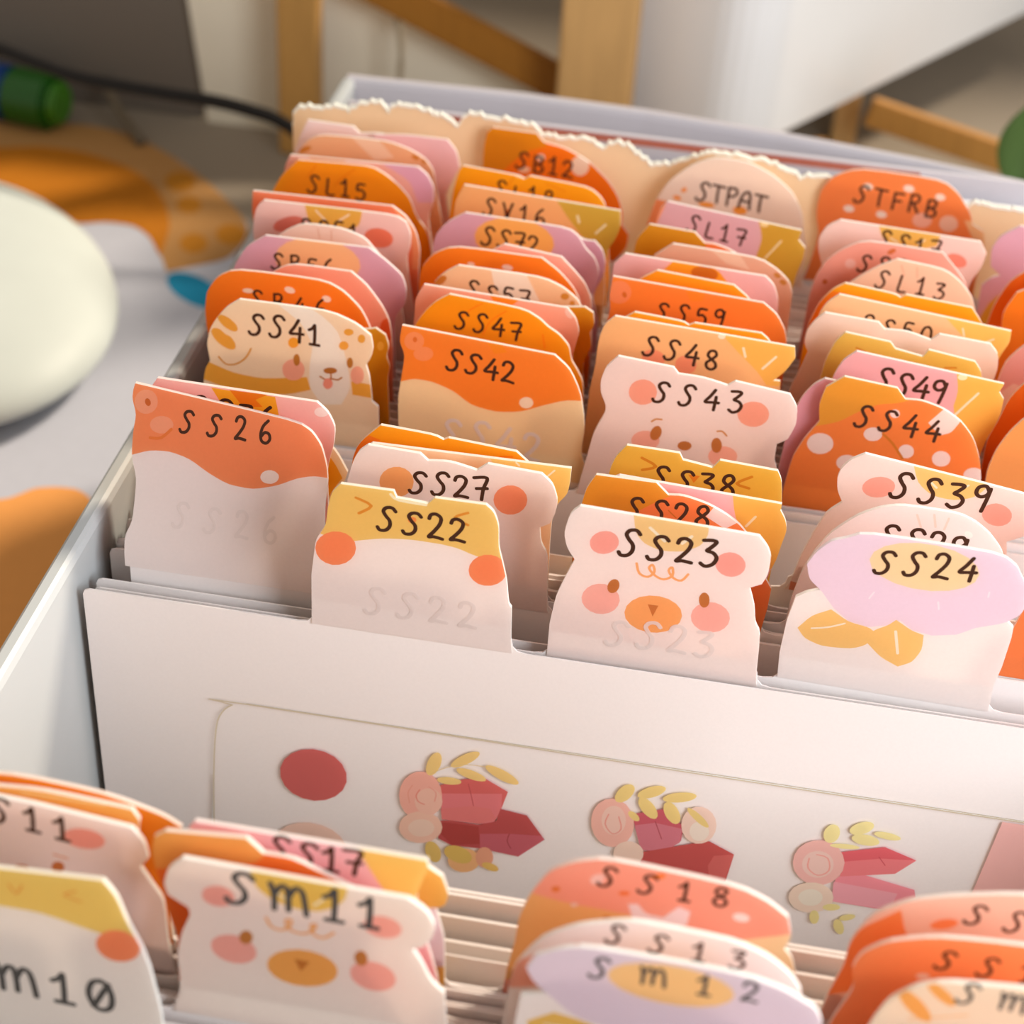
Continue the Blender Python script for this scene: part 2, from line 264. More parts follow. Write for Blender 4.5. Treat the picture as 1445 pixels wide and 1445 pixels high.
TABS=[
{"id":"Sm10","g":2,"col":0,"y":-2.1948,"out":[[-0.569,-0.239],[-0.489,0.205],[-0.417,0.439],[-0.327,0.616],[-0.168,0.71],[0.046,0.71],[0.393,0.735],[0.432,0.671],[0.46,0.547],[0.497,0.441],[0.519,0.342],[0.528,0.257],[0.544,0.115],[0.545,-0.019]],"base":"F0E4DA","shapes":[["E6C468",0,[[-0.475,0.46],[-0.332,0.732],[0.431,0.81],[0.498,0.452],[0.356,0.473],[0.169,0.528],[0.024,0.528],[-0.219,0.529]]],["D98A3C",0.0067,[[0.297,0.662],[0.256,0.635],[0.311,0.614]]],["D98A3C",0.0067,[[0.069,0.642],[0.091,0.603],[0.115,0.646]]],["F68A5C",0,[[0.494,0.42],[0.484,0.392],[0.466,0.369],[0.442,0.352],[0.415,0.344],[0.389,0.345],[0.366,0.357],[0.35,0.376],[0.342,0.402],[0.344,0.43],[0.355,0.457],[0.373,0.48],[0.397,0.497],[0.423,0.505],[0.449,0.503],[0.471,0.492],[0.488,0.473],[0.495,0.448]]]],"label":"yellow chick tab marked Sm10 cut off at the bottom left corner","text":["Sm1O",[-0.188,0.076],[0.374,0.044],0.147]},
{"id":"Sm12","g":2,"col":2,"y":-2.1327,"out":[[-0.267,0.106],[-0.266,0.273],[-0.254,0.437],[-0.17,0.467],[-0.221,0.524],[-0.243,0.576],[-0.216,0.644],[-0.139,0.698],[-0.054,0.728],[0.423,0.718],[0.562,0.678],[0.629,0.638],[0.668,0.616],[0.698,0.56],[0.718,0.417]],"base":"E0CDD6","shapes":[["F3E6DE",0,[[-0.304,0.053],[-0.298,0.425],[-0.17,0.471],[-0.063,0.367],[0.222,0.323],[0.227,0.03]]],["E5B85A",0,[[-0.227,0.314],[-0.141,0.383],[-0.024,0.358],[0.097,0.289],[-0.177,0.152]]],["FAEBD6",0.0058,[[-0.169,0.315],[-0.021,0.318]]],["EFC284",0,[[0.416,0.61],[0.404,0.578],[0.37,0.55],[0.316,0.529],[0.25,0.519],[0.18,0.52],[0.114,0.532],[0.06,0.554],[0.025,0.584],[0.014,0.616],[0.027,0.648],[0.062,0.676],[0.116,0.696],[0.181,0.706],[0.25,0.705],[0.315,0.693],[0.368,0.671],[0.403,0.643]]]],"label":"lilac flower tab marked Sm12 at the bottom edge","text":["Sm12",[-0.044,0.569],[0.487,0.576],0.088]},
{"id":"Sm11","g":2,"col":1,"y":-2.0547,"out":[[-0.466,-0.146],[-0.439,0.054],[-0.432,0.134],[-0.436,0.25],[-0.414,0.369],[-0.378,0.465],[-0.382,0.5],[-0.45,0.55],[-0.461,0.602],[-0.442,0.677],[-0.389,0.738],[0.354,0.72],[0.411,0.68],[0.443,0.617],[0.439,0.556],[0.408,0.499],[0.372,0.478],[0.402,0.424],[0.437,0.332],[0.485,0.281],[0.496,0.112]],"base":"F5E2D6","shapes":[["E2BC58",0,[[-0.172,0.775],[0.158,0.766],[0.15,0.676],[0.121,0.628],[0.064,0.59],[-0.01,0.581],[-0.091,0.606],[-0.151,0.657]]],["F6EBCC",0.0097,[[-0.106,0.674],[-0.05,0.622]]],["F6EBCC",0.0097,[[0.044,0.615],[0.077,0.653]]],["F5A898",0,[[-0.222,0.582],[-0.228,0.565],[-0.241,0.549],[-0.257,0.538],[-0.276,0.532],[-0.296,0.532],[-0.313,0.539],[-0.326,0.551],[-0.333,0.566],[-0.333,0.584],[-0.327,0.602],[-0.315,0.617],[-0.298,0.628],[-0.279,0.634],[-0.26,0.634],[-0.243,0.627],[-0.23,0.616],[-0.223,0.6]]],["F5A898",0,[[0.336,0.561],[0.33,0.543],[0.317,0.527],[0.298,0.516],[0.277,0.511],[0.254,0.513],[0.234,0.521],[0.219,0.534],[0.21,0.551],[0.208,0.57],[0.215,0.588],[0.228,0.603],[0.246,0.614],[0.268,0.619],[0.29,0.617],[0.31,0.609],[0.325,0.596],[0.334,0.579]]],["EDA65C",0.0105,[[-0.119,0.516],[-0.103,0.477],[-0.07,0.466],[-0.04,0.492],[-0.034,0.524],[-0.052,0.517],[-0.041,0.476],[0.005,0.466],[0.04,0.494],[0.049,0.522],[0.032,0.513],[0.042,0.472],[0.075,0.463],[0.109,0.496]]],["F3AA9A",0,[[-0.157,0.316],[-0.167,0.292],[-0.185,0.273],[-0.209,0.259],[-0.237,0.255],[-0.264,0.259],[-0.288,0.271],[-0.306,0.291],[-0.314,0.314],[-0.314,0.34],[-0.304,0.364],[-0.286,0.383],[-0.261,0.396],[-0.234,0.401],[-0.207,0.397],[-0.184,0.384],[-0.166,0.365],[-0.157,0.342]]],["F3AA9A",0,[[0.32,0.298],[0.311,0.273],[0.294,0.253],[0.271,0.239],[0.244,0.234],[0.216,0.238],[0.192,0.251],[0.174,0.271],[0.165,0.295],[0.164,0.322],[0.173,0.346],[0.19,0.366],[0.214,0.38],[0.24,0.384],[0.267,0.38],[0.291,0.368],[0.309,0.348],[0.319,0.324]]],["C17A3A",0,[[-0.167,0.405],[-0.169,0.393],[-0.173,0.381],[-0.18,0.372],[-0.188,0.366],[-0.196,0.364],[-0.204,0.366],[-0.21,0.372],[-0.213,0.382],[-0.214,0.394],[-0.213,0.406],[-0.208,0.417],[-0.201,0.427],[-0.194,0.433],[-0.185,0.435],[-0.178,0.433],[-0.172,0.426],[-0.168,0.417]]],["C17A3A",0,[[0.222,0.408],[0.224,0.395],[0.223,0.382],[0.22,0.369],[0.214,0.36],[0.207,0.354],[0.199,0.352],[0.191,0.356],[0.185,0.364],[0.18,0.375],[0.178,0.388],[0.179,0.401],[0.183,0.414],[0.189,0.423],[0.196,0.429],[0.204,0.43],[0.211,0.427],[0.218,0.419]]],["EDA754",0,[[0.122,0.295],[0.112,0.262],[0.088,0.232],[0.053,0.209],[0.012,0.196],[-0.031,0.194],[-0.07,0.204],[-0.101,0.224],[-0.119,0.252],[-0.122,0.285],[-0.111,0.318],[-0.086,0.348],[-0.051,0.37],[-0.011,0.383],[0.031,0.385],[0.07,0.375],[0.1,0.355],[0.118,0.328]]],["C2742E",0,[[-0.027,0.33],[0.026,0.328],[-0.005,0.272]]]],"label":"pale bear tab marked Sm11 with tan muzzle at the bottom of the picture","text":["Sm11",[-0.251,0.538],[0.256,0.523],0.135]},
{"id":"Sm13","g":2,"col":3,"y":-2.0247,"out":[[-0.164,0.264],[-0.125,0.478],[-0.095,0.584],[-0.025,0.67],[0.063,0.712],[0.356,0.744],[0.481,0.716],[0.564,0.622],[0.601,0.474]],"base":"F6DCC0","shapes":[["EFA957",0,[[0.047,0.515],[0.039,0.508],[0.025,0.509],[0.007,0.519],[-0.015,0.535],[-0.036,0.557],[-0.054,0.58],[-0.067,0.603],[-0.074,0.623],[-0.073,0.637],[-0.066,0.644],[-0.052,0.642],[-0.034,0.633],[-0.013,0.617],[0.008,0.596],[0.026,0.572],[0.04,0.549],[0.047,0.529]]],["EFA957",0,[[0.105,0.608],[0.1,0.603],[0.088,0.603],[0.073,0.609],[0.056,0.621],[0.038,0.636],[0.022,0.653],[0.01,0.67],[0.003,0.684],[0.002,0.695],[0.008,0.7],[0.019,0.7],[0.034,0.694],[0.051,0.683],[0.069,0.668],[0.085,0.651],[0.097,0.634],[0.104,0.619]]],["EFA957",0.0048,[[-0.019,0.506],[0.152,0.571]]]],"label":"cream tab with orange stripes and grey lettering in the bottom right corner","text":["Sm13",[0.103,0.607],[0.537,0.586],0.087]},
{"id":"SS13","g":2,"col":2,"y":-1.9947,"out":[[-0.315,0.206],[-0.307,0.291],[-0.294,0.415],[-0.213,0.572],[-0.104,0.657],[0.018,0.705],[0.085,0.722],[0.392,0.704],[0.51,0.657],[0.595,0.583],[0.646,0.498]],"base":"F3E5DF","shapes":[["F2AB92",0,[[-0.315,0.329],[-0.283,0.448],[-0.146,0.531],[0.056,0.562],[0.069,0.428],[-0.3,0.293]]],["D9703A",0,[[-0.087,0.569],[-0.089,0.564],[-0.093,0.56],[-0.1,0.559],[-0.105,0.56],[-0.107,0.564],[-0.106,0.569],[-0.101,0.573],[-0.095,0.574],[-0.089,0.573]]]],"label":"white tab marked SS13 directly behind the Sm12 flower","text":["SS13",[-0.009,0.575],[0.439,0.557],0.083]},
{"id":"PU5","g":2,"col":1,"y":-1.9567,"out":[[-0.467,0.228],[-0.488,0.312],[-0.502,0.434],[-0.524,0.551],[-0.531,0.633],[-0.518,0.706],[-0.478,0.741],[-0.204,0.769],[-0.149,0.709],[-0.05,0.709],[0.065,0.653],[0.18,0.597],[0.264,0.496]],"base":"F47C32","shapes":[["EBA452",0,[[-0.55,0.545],[-0.536,0.749],[-0.195,0.803],[-0.14,0.711],[-0.183,0.652],[-0.318,0.611],[-0.49,0.559]]]],"label":"ochre stalked pumpkin tab directly behind the Sm11 bear"},
{"id":"SS11","g":2,"col":0,"y":-1.9267,"out":[[-0.617,-0.429],[-0.461,0.381],[-0.369,0.646],[-0.205,0.75],[0.056,0.734],[0.394,0.695],[0.433,0.633],[0.44,0.558],[0.409,0.509],[0.45,0.42],[0.481,0.359],[0.483,0.149],[0.493,0.017]],"base":"F2DFDA","shapes":[["F5A293",0,[[0.295,0.604],[0.287,0.587],[0.271,0.572],[0.249,0.561],[0.224,0.556],[0.199,0.556],[0.176,0.562],[0.159,0.574],[0.15,0.589],[0.149,0.606],[0.157,0.623],[0.173,0.638],[0.195,0.649],[0.22,0.654],[0.245,0.654],[0.267,0.647],[0.284,0.636],[0.294,0.621]]],["D98A5C",0.0072,[[0.105,0.502],[0.154,0.492]]],["C9743A",0,[[0.137,0.446],[0.135,0.435],[0.13,0.426],[0.123,0.418],[0.115,0.412],[0.107,0.411],[0.1,0.412],[0.094,0.417],[0.091,0.425],[0.091,0.435],[0.093,0.445],[0.098,0.455],[0.105,0.463],[0.113,0.468],[0.121,0.47],[0.128,0.468],[0.134,0.463],[0.137,0.455]]],["C9743A",0,[[0.009,0.401],[0.006,0.391],[-0.0,0.381],[-0.01,0.372],[-0.02,0.366],[-0.031,0.364],[-0.041,0.365],[-0.049,0.369],[-0.053,0.377],[-0.054,0.387],[-0.051,0.397],[-0.044,0.407],[-0.035,0.416],[-0.024,0.422],[-0.014,0.424],[-0.004,0.423],[0.004,0.419],[0.008,0.411]]]],"label":"white bear tab with digits 11 behind the Sm10 chick","text":["SS11",[-0.23,0.609],[0.168,0.562],0.105]},
{"id":"SS17","g":2,"col":1,"y":-1.8967,"out":[[-0.469,0.522],[-0.425,0.7],[-0.397,0.743],[0.382,0.735],[0.388,0.705],[0.372,0.648],[0.342,0.52]],"base":"EFB7BE","shapes":[["F2C566",0,[[0.128,0.779],[0.41,0.762],[0.416,0.538],[0.258,0.524],[0.191,0.653]]]],"label":"pink and yellow tab marked SS17 behind the Sm11 bear","text":["SS17",[-0.152,0.596],[0.164,0.584],0.108]},
{"id":"YL6","g":2,"col":0,"y":-1.8667,"out":[[-0.558,0.109],[-0.339,0.695],[-0.085,0.726],[0.065,0.739],[0.375,0.717],[0.398,0.671],[0.387,0.61],[0.384,0.406]],"base":"EFB057","shapes":[["FBD898",0.0073,[[-0.012,0.716],[0.284,0.717]]]],"label":"golden tab behind the white 11 bear at bottom left"},
{"id":"SS14","g":2,"col":3,"y":-1.8367,"out":[[-0.241,0.077],[-0.213,0.233],[-0.174,0.388],[-0.199,0.482],[-0.179,0.565],[-0.104,0.642],[0.047,0.699],[0.308,0.722],[0.501,0.708],[0.594,0.626],[0.643,0.48]],"base":"FB8C54","shapes":[["FBD0BC",0,[[0.051,0.506],[0.051,0.501],[0.048,0.496],[0.043,0.492],[0.036,0.488],[0.028,0.486],[0.021,0.486],[0.015,0.487],[0.01,0.49],[0.008,0.495],[0.008,0.499],[0.011,0.504],[0.017,0.509],[0.023,0.512],[0.031,0.514],[0.038,0.514],[0.045,0.513],[0.049,0.51]]]],"label":"bright orange rounded tab behind the striped bottom right tab","text":["SS14",[0.056,0.527],[0.496,0.522],0.086]},
{"id":"OR7","g":2,"col":0,"y":-1.8067,"out":[[-0.579,0.151],[-0.367,0.68],[-0.064,0.729],[0.262,0.705],[0.456,0.646],[0.52,0.602],[0.497,0.509],[0.445,0.281]],"base":"F7962A","shapes":[["E8701C",0.0111,[[-0.114,0.684],[0.185,0.682],[0.38,0.622]]]],"label":"amber tab rearmost of the bottom left cluster"},
{"id":"YL7","g":2,"col":1,"y":-1.7767,"out":[[-0.296,0.382],[-0.203,0.552],[-0.117,0.581],[0.223,0.575],[0.362,0.571],[0.416,0.532],[0.43,0.486],[0.441,0.442],[0.429,0.392],[0.398,0.365],[0.413,0.299],[0.433,0.214]],"base":"F6BA58","shapes":[["F6E2EA",0,[[0.312,0.351],[0.449,0.384],[0.459,0.075],[0.319,0.039]]],["F8DCA8",0.0104,[[0.19,0.447],[0.266,0.539]]]],"label":"golden flower tab rearmost behind the Sm11 bear"},
{"id":"SS18","g":2,"col":2,"y":-1.7467,"out":[[-0.343,0.081],[-0.323,0.232],[-0.317,0.357],[-0.284,0.484],[-0.226,0.615],[-0.139,0.679],[-0.038,0.716],[0.392,0.684],[0.502,0.634],[0.575,0.574],[0.6,0.482],[0.585,0.418],[0.617,0.376],[0.646,0.271]],"base":"FB9F86","shapes":[["ECB270",0,[[-0.367,0.01],[-0.312,0.497],[-0.176,0.471],[0.038,0.463],[0.279,0.442],[0.299,0.265]]],["FBCFA0",0,[[0.414,0.416],[0.624,0.508],[0.659,0.274],[0.44,0.218]]],["DE7A3A",0,[[-0.185,0.533],[-0.185,0.528],[-0.188,0.523],[-0.192,0.518],[-0.197,0.515],[-0.202,0.514],[-0.207,0.514],[-0.212,0.517],[-0.215,0.521],[-0.216,0.526],[-0.215,0.531],[-0.213,0.537],[-0.209,0.541],[-0.204,0.544],[-0.199,0.545],[-0.193,0.545],[-0.189,0.542],[-0.186,0.538]]],["D98A3A",0,[[-0.006,0.432],[-0.008,0.425],[-0.014,0.419],[-0.022,0.417],[-0.029,0.42],[-0.032,0.426],[-0.03,0.434],[-0.024,0.439],[-0.016,0.441],[-0.009,0.439]]],["E8773C",0,[[0.048,0.567],[0.047,0.563],[0.044,0.559],[0.039,0.555],[0.033,0.552],[0.026,0.551],[0.02,0.551],[0.014,0.552],[0.011,0.555],[0.009,0.558],[0.01,0.562],[0.013,0.567],[0.018,0.57],[0.024,0.573],[0.031,0.575],[0.037,0.575],[0.043,0.574],[0.046,0.571]]],["F2803C",0,[[0.157,0.683],[0.157,0.677],[0.154,0.671],[0.148,0.664],[0.14,0.658],[0.132,0.654],[0.124,0.652],[0.116,0.652],[0.111,0.654],[0.109,0.658],[0.109,0.664],[0.112,0.67],[0.118,0.677],[0.125,0.682],[0.134,0.686],[0.142,0.689],[0.149,0.689],[0.154,0.687]]],["FBDDDC",0,[[0.046,0.514],[0.079,0.522],[0.109,0.48],[0.169,0.475],[0.215,0.541],[0.256,0.526],[0.251,0.455],[0.148,0.42],[0.066,0.45]]],["FBE4DC",0,[[0.453,0.537],[0.451,0.53],[0.446,0.523],[0.439,0.519],[0.43,0.516],[0.42,0.517],[0.41,0.519],[0.403,0.524],[0.398,0.531],[0.396,0.538],[0.398,0.545],[0.402,0.551],[0.41,0.556],[0.419,0.558],[0.429,0.558],[0.438,0.555],[0.446,0.551],[0.451,0.544]]],["FBC9BC",0,[[-0.042,0.629],[-0.041,0.62],[-0.043,0.611],[-0.047,0.601],[-0.054,0.592],[-0.062,0.586],[-0.07,0.582],[-0.078,0.582],[-0.084,0.585],[-0.088,0.592],[-0.09,0.6],[-0.088,0.61],[-0.083,0.62],[-0.077,0.628],[-0.069,0.635],[-0.06,0.638],[-0.052,0.638],[-0.046,0.635]]],["FBCFC0",0,[[-0.12,0.47],[-0.122,0.463],[-0.128,0.457],[-0.136,0.455],[-0.143,0.458],[-0.146,0.464],[-0.144,0.471],[-0.138,0.477],[-0.13,0.479],[-0.123,0.477]]]],"label":"salmon doughnut tab marked SS18 with pale drips and sprinkles","text":["SS18",[-0.063,0.557],[0.368,0.553],0.086]},
{"id":"SS19","g":2,"col":3,"y":-1.6487,"out":[[-0.222,0.099],[-0.19,0.276],[-0.191,0.398],[-0.138,0.551],[-0.038,0.638],[0.08,0.689],[0.312,0.756],[0.508,0.746],[0.602,0.673],[0.66,0.491]],"base":"FAC6AE","shapes":[["F68848",0,[[-0.235,0.095],[-0.197,0.437],[-0.055,0.591],[-0.021,0.481],[0.025,0.442],[0.098,0.266]]],["F68848",0,[[0.114,0.454],[0.246,0.507],[0.385,0.462],[0.411,0.346],[0.149,0.279]]],["F68A50",0,[[0.136,0.575],[0.136,0.565],[0.131,0.555],[0.121,0.544],[0.109,0.535],[0.094,0.528],[0.079,0.524],[0.067,0.524],[0.057,0.528],[0.052,0.534],[0.052,0.544],[0.058,0.554],[0.067,0.565],[0.08,0.574],[0.095,0.581],[0.109,0.585],[0.122,0.585],[0.131,0.582]]]],"label":"peach tab with orange patches rearmost at bottom right","text":["SS19",[0.153,0.553],[0.574,0.529],0.089]},
{"id":"SS22","g":1,"col":1,"y":0.0,"out":[[-0.498,-0.002],[-0.496,0.275],[-0.483,0.396],[-0.474,0.472],[-0.43,0.553],[-0.421,0.647],[-0.404,0.731],[-0.366,0.78],[-0.143,0.781],[-0.13,0.748],[0.002,0.741],[0.03,0.776],[0.243,0.778],[0.277,0.749],[0.301,0.682],[0.306,0.57],[0.327,0.49],[0.349,0.399],[0.364,0.273],[0.378,0.254],[0.386,0.056]],"base":"F3E6E0","shapes":[["E9C26C",0,[[-0.456,0.506],[-0.43,0.563],[-0.437,0.806],[0.316,0.856],[0.327,0.49],[0.21,0.506],[0.133,0.534],[0.066,0.542],[-0.06,0.544],[-0.185,0.529],[-0.308,0.493],[-0.354,0.472]]],["FBEBC8",0.0131,[[-0.155,0.764],[-0.122,0.74],[-0.006,0.735]]],["F78A5A",0,[[-0.3,0.456],[-0.305,0.424],[-0.321,0.393],[-0.344,0.368],[-0.373,0.352],[-0.404,0.346],[-0.433,0.352],[-0.457,0.368],[-0.472,0.393],[-0.477,0.424],[-0.472,0.456],[-0.456,0.486],[-0.432,0.51],[-0.403,0.526],[-0.373,0.531],[-0.344,0.526],[-0.321,0.51],[-0.305,0.486]]],["F78A5A",0,[[0.348,0.454],[0.345,0.425],[0.332,0.397],[0.311,0.374],[0.285,0.359],[0.257,0.354],[0.229,0.359],[0.207,0.374],[0.191,0.396],[0.185,0.424],[0.189,0.454],[0.202,0.482],[0.223,0.504],[0.249,0.519],[0.277,0.524],[0.304,0.519],[0.326,0.504],[0.342,0.482]]],["D98A30",0.0131,[[-0.302,0.721],[-0.236,0.69],[-0.289,0.642]]],["D98A30",0.0123,[[0.171,0.725],[0.117,0.691],[0.174,0.662]]],["EE8A48",0,[[-0.044,0.65],[-0.045,0.644],[-0.048,0.639],[-0.052,0.634],[-0.058,0.631],[-0.065,0.63],[-0.071,0.631],[-0.076,0.634],[-0.079,0.638],[-0.08,0.643],[-0.079,0.649],[-0.076,0.655],[-0.071,0.659],[-0.065,0.662],[-0.059,0.663],[-0.053,0.662],[-0.048,0.66],[-0.045,0.655]]]],"label":"yellow chick tab marked SS22 with orange cheeks, front of the row","text":["SS22",[-0.209,0.55],[0.162,0.549],0.132],"faint":[[-0.259,0.077],[0.228,0.093],0.133]},
{"id":"SS23","g":1,"col":2,"y":0.06,"out":[[-0.459,-0.049],[-0.459,0.149],[-0.443,0.303],[-0.409,0.417],[-0.377,0.515],[-0.415,0.574],[-0.433,0.648],[-0.413,0.753],[-0.376,0.795],[0.361,0.771],[0.403,0.721],[0.423,0.674],[0.423,0.583],[0.405,0.528],[0.358,0.5],[0.391,0.406],[0.406,0.315],[0.436,0.266],[0.452,0.004]],"base":"F6E3DC","shapes":[["E9C484",0,[[-0.161,0.823],[0.152,0.809],[0.157,0.74],[0.132,0.679],[0.066,0.637],[-0.024,0.625],[-0.098,0.65],[-0.139,0.7]]],["F9EAD2",0.0134,[[-0.082,0.736],[-0.015,0.678]]],["F9EAD2",0.0134,[[0.056,0.678],[0.092,0.722]]],["F2A395",0,[[-0.203,0.648],[-0.202,0.627],[-0.209,0.606],[-0.222,0.588],[-0.24,0.574],[-0.261,0.566],[-0.282,0.566],[-0.3,0.573],[-0.314,0.587],[-0.321,0.606],[-0.322,0.627],[-0.315,0.648],[-0.302,0.666],[-0.284,0.68],[-0.263,0.687],[-0.243,0.688],[-0.224,0.68],[-0.211,0.667]]],["F2A395",0,[[0.327,0.607],[0.324,0.585],[0.313,0.565],[0.297,0.551],[0.277,0.543],[0.255,0.543],[0.234,0.551],[0.218,0.565],[0.206,0.584],[0.202,0.606],[0.206,0.628],[0.216,0.647],[0.233,0.661],[0.253,0.669],[0.274,0.669],[0.295,0.661],[0.311,0.647],[0.323,0.628]]],["EFA566",0.0115,[[-0.119,0.543],[-0.103,0.493],[-0.066,0.48],[-0.041,0.511],[-0.052,0.546],[-0.065,0.526],[-0.036,0.492],[0.001,0.479],[0.035,0.505],[0.03,0.548],[0.017,0.528],[0.041,0.493],[0.075,0.486],[0.099,0.524]]],["F5B0A2",0,[[-0.17,0.331],[-0.175,0.303],[-0.188,0.276],[-0.209,0.256],[-0.236,0.244],[-0.264,0.242],[-0.291,0.25],[-0.313,0.267],[-0.328,0.291],[-0.333,0.319],[-0.328,0.348],[-0.314,0.374],[-0.293,0.394],[-0.267,0.406],[-0.239,0.408],[-0.212,0.4],[-0.191,0.383],[-0.176,0.359]]],["F5B0A2",0,[[0.299,0.319],[0.296,0.29],[0.283,0.264],[0.263,0.244],[0.236,0.232],[0.207,0.229],[0.18,0.237],[0.157,0.254],[0.141,0.278],[0.135,0.306],[0.139,0.335],[0.152,0.361],[0.173,0.381],[0.199,0.393],[0.227,0.395],[0.254,0.387],[0.277,0.37],[0.293,0.347]]],["BC6F34",0,[[-0.181,0.395],[-0.186,0.383],[-0.193,0.373],[-0.201,0.367],[-0.21,0.365],[-0.218,0.368],[-0.224,0.375],[-0.228,0.386],[-0.229,0.399],[-0.227,0.413],[-0.222,0.425],[-0.215,0.435],[-0.207,0.441],[-0.198,0.443],[-0.19,0.44],[-0.184,0.433],[-0.18,0.422],[-0.179,0.409]]],["BC6F34",0,[[0.203,0.404],[0.203,0.39],[0.201,0.377],[0.196,0.367],[0.19,0.361],[0.182,0.359],[0.174,0.363],[0.167,0.371],[0.162,0.382],[0.159,0.396],[0.158,0.41],[0.161,0.423],[0.166,0.433],[0.172,0.439],[0.18,0.441],[0.188,0.437],[0.195,0.429],[0.2,0.418]]],["F0A765",0,[[0.099,0.297],[0.094,0.261],[0.074,0.228],[0.043,0.201],[0.003,0.185],[-0.039,0.181],[-0.08,0.189],[-0.114,0.209],[-0.137,0.238],[-0.145,0.272],[-0.139,0.308],[-0.119,0.341],[-0.088,0.367],[-0.049,0.382],[-0.007,0.386],[0.033,0.378],[0.067,0.359],[0.09,0.331]]],["C2733A",0,[[-0.051,0.333],[-0.006,0.334],[-0.024,0.271]]]],"label":"pale bear tab marked SS23 with pink ears and tan muzzle, front of the row","text":["SS23",[-0.199,0.548],[0.205,0.563],0.142],"faint":[[-0.211,0.064],[0.247,0.069],0.137]},
{"id":"SS24","g":1,"col":3,"y":0.14,"out":[[-0.454,-0.031],[-0.464,0.11],[-0.459,0.291],[-0.442,0.422],[-0.401,0.457],[-0.348,0.48],[-0.402,0.529],[-0.422,0.604],[-0.394,0.674],[-0.344,0.74],[-0.288,0.763],[-0.216,0.805],[0.329,0.795],[0.408,0.743],[0.434,0.697],[0.476,0.64],[0.488,0.564],[0.473,0.496],[0.432,0.455],[0.461,0.427],[0.465,0.374],[0.461,0.208],[0.449,0.094]],"base":"F5E8E2","shapes":[["ECD3DF",0,[[-0.342,0.475],[-0.418,0.5],[-0.445,0.613],[-0.412,0.722],[-0.297,0.818],[0.321,0.829],[0.48,0.731],[0.519,0.557],[0.468,0.475],[0.397,0.434],[0.313,0.398],[0.243,0.347],[0.145,0.323],[0.061,0.336],[0.002,0.379],[-0.043,0.343],[-0.121,0.319],[-0.206,0.335],[-0.278,0.393]]],["EFC276",0,[[-0.41,0.259],[-0.362,0.337],[-0.287,0.385],[-0.206,0.332],[-0.121,0.319],[-0.092,0.3],[-0.109,0.221],[-0.171,0.187],[-0.295,0.178],[-0.373,0.208]]],["EFC276",0,[[-0.118,0.24],[-0.098,0.305],[-0.043,0.343],[-0.014,0.379],[0.015,0.361],[0.061,0.333],[0.112,0.319],[0.12,0.238],[0.093,0.163],[0.038,0.127],[-0.042,0.165]]],["FAEBD6",0.0084,[[-0.351,0.268],[-0.286,0.286],[-0.219,0.32]]],["FAEBD6",0.0122,[[-0.005,0.317],[0.025,0.199]]],["F9D3A4",0,[[0.269,0.675],[0.26,0.634],[0.225,0.598],[0.168,0.571],[0.096,0.556],[0.017,0.556],[-0.057,0.57],[-0.119,0.597],[-0.161,0.633],[-0.177,0.674],[-0.166,0.715],[-0.129,0.751],[-0.072,0.777],[-0.001,0.791],[0.076,0.791],[0.149,0.777],[0.21,0.751],[0.252,0.715]]],["F7E6EA",0.0075,[[-0.143,0.472],[-0.129,0.508]]],["F7E6EA",0.0075,[[0.136,0.505],[0.146,0.467]]],["F7E6EA",0.0075,[[0.327,0.593],[0.328,0.567]]]],"label":"lilac flower tab marked SS24 with yellow centre and gold leaves, front of the row","text":["SS24",[-0.15,0.589],[0.257,0.612],0.131]},
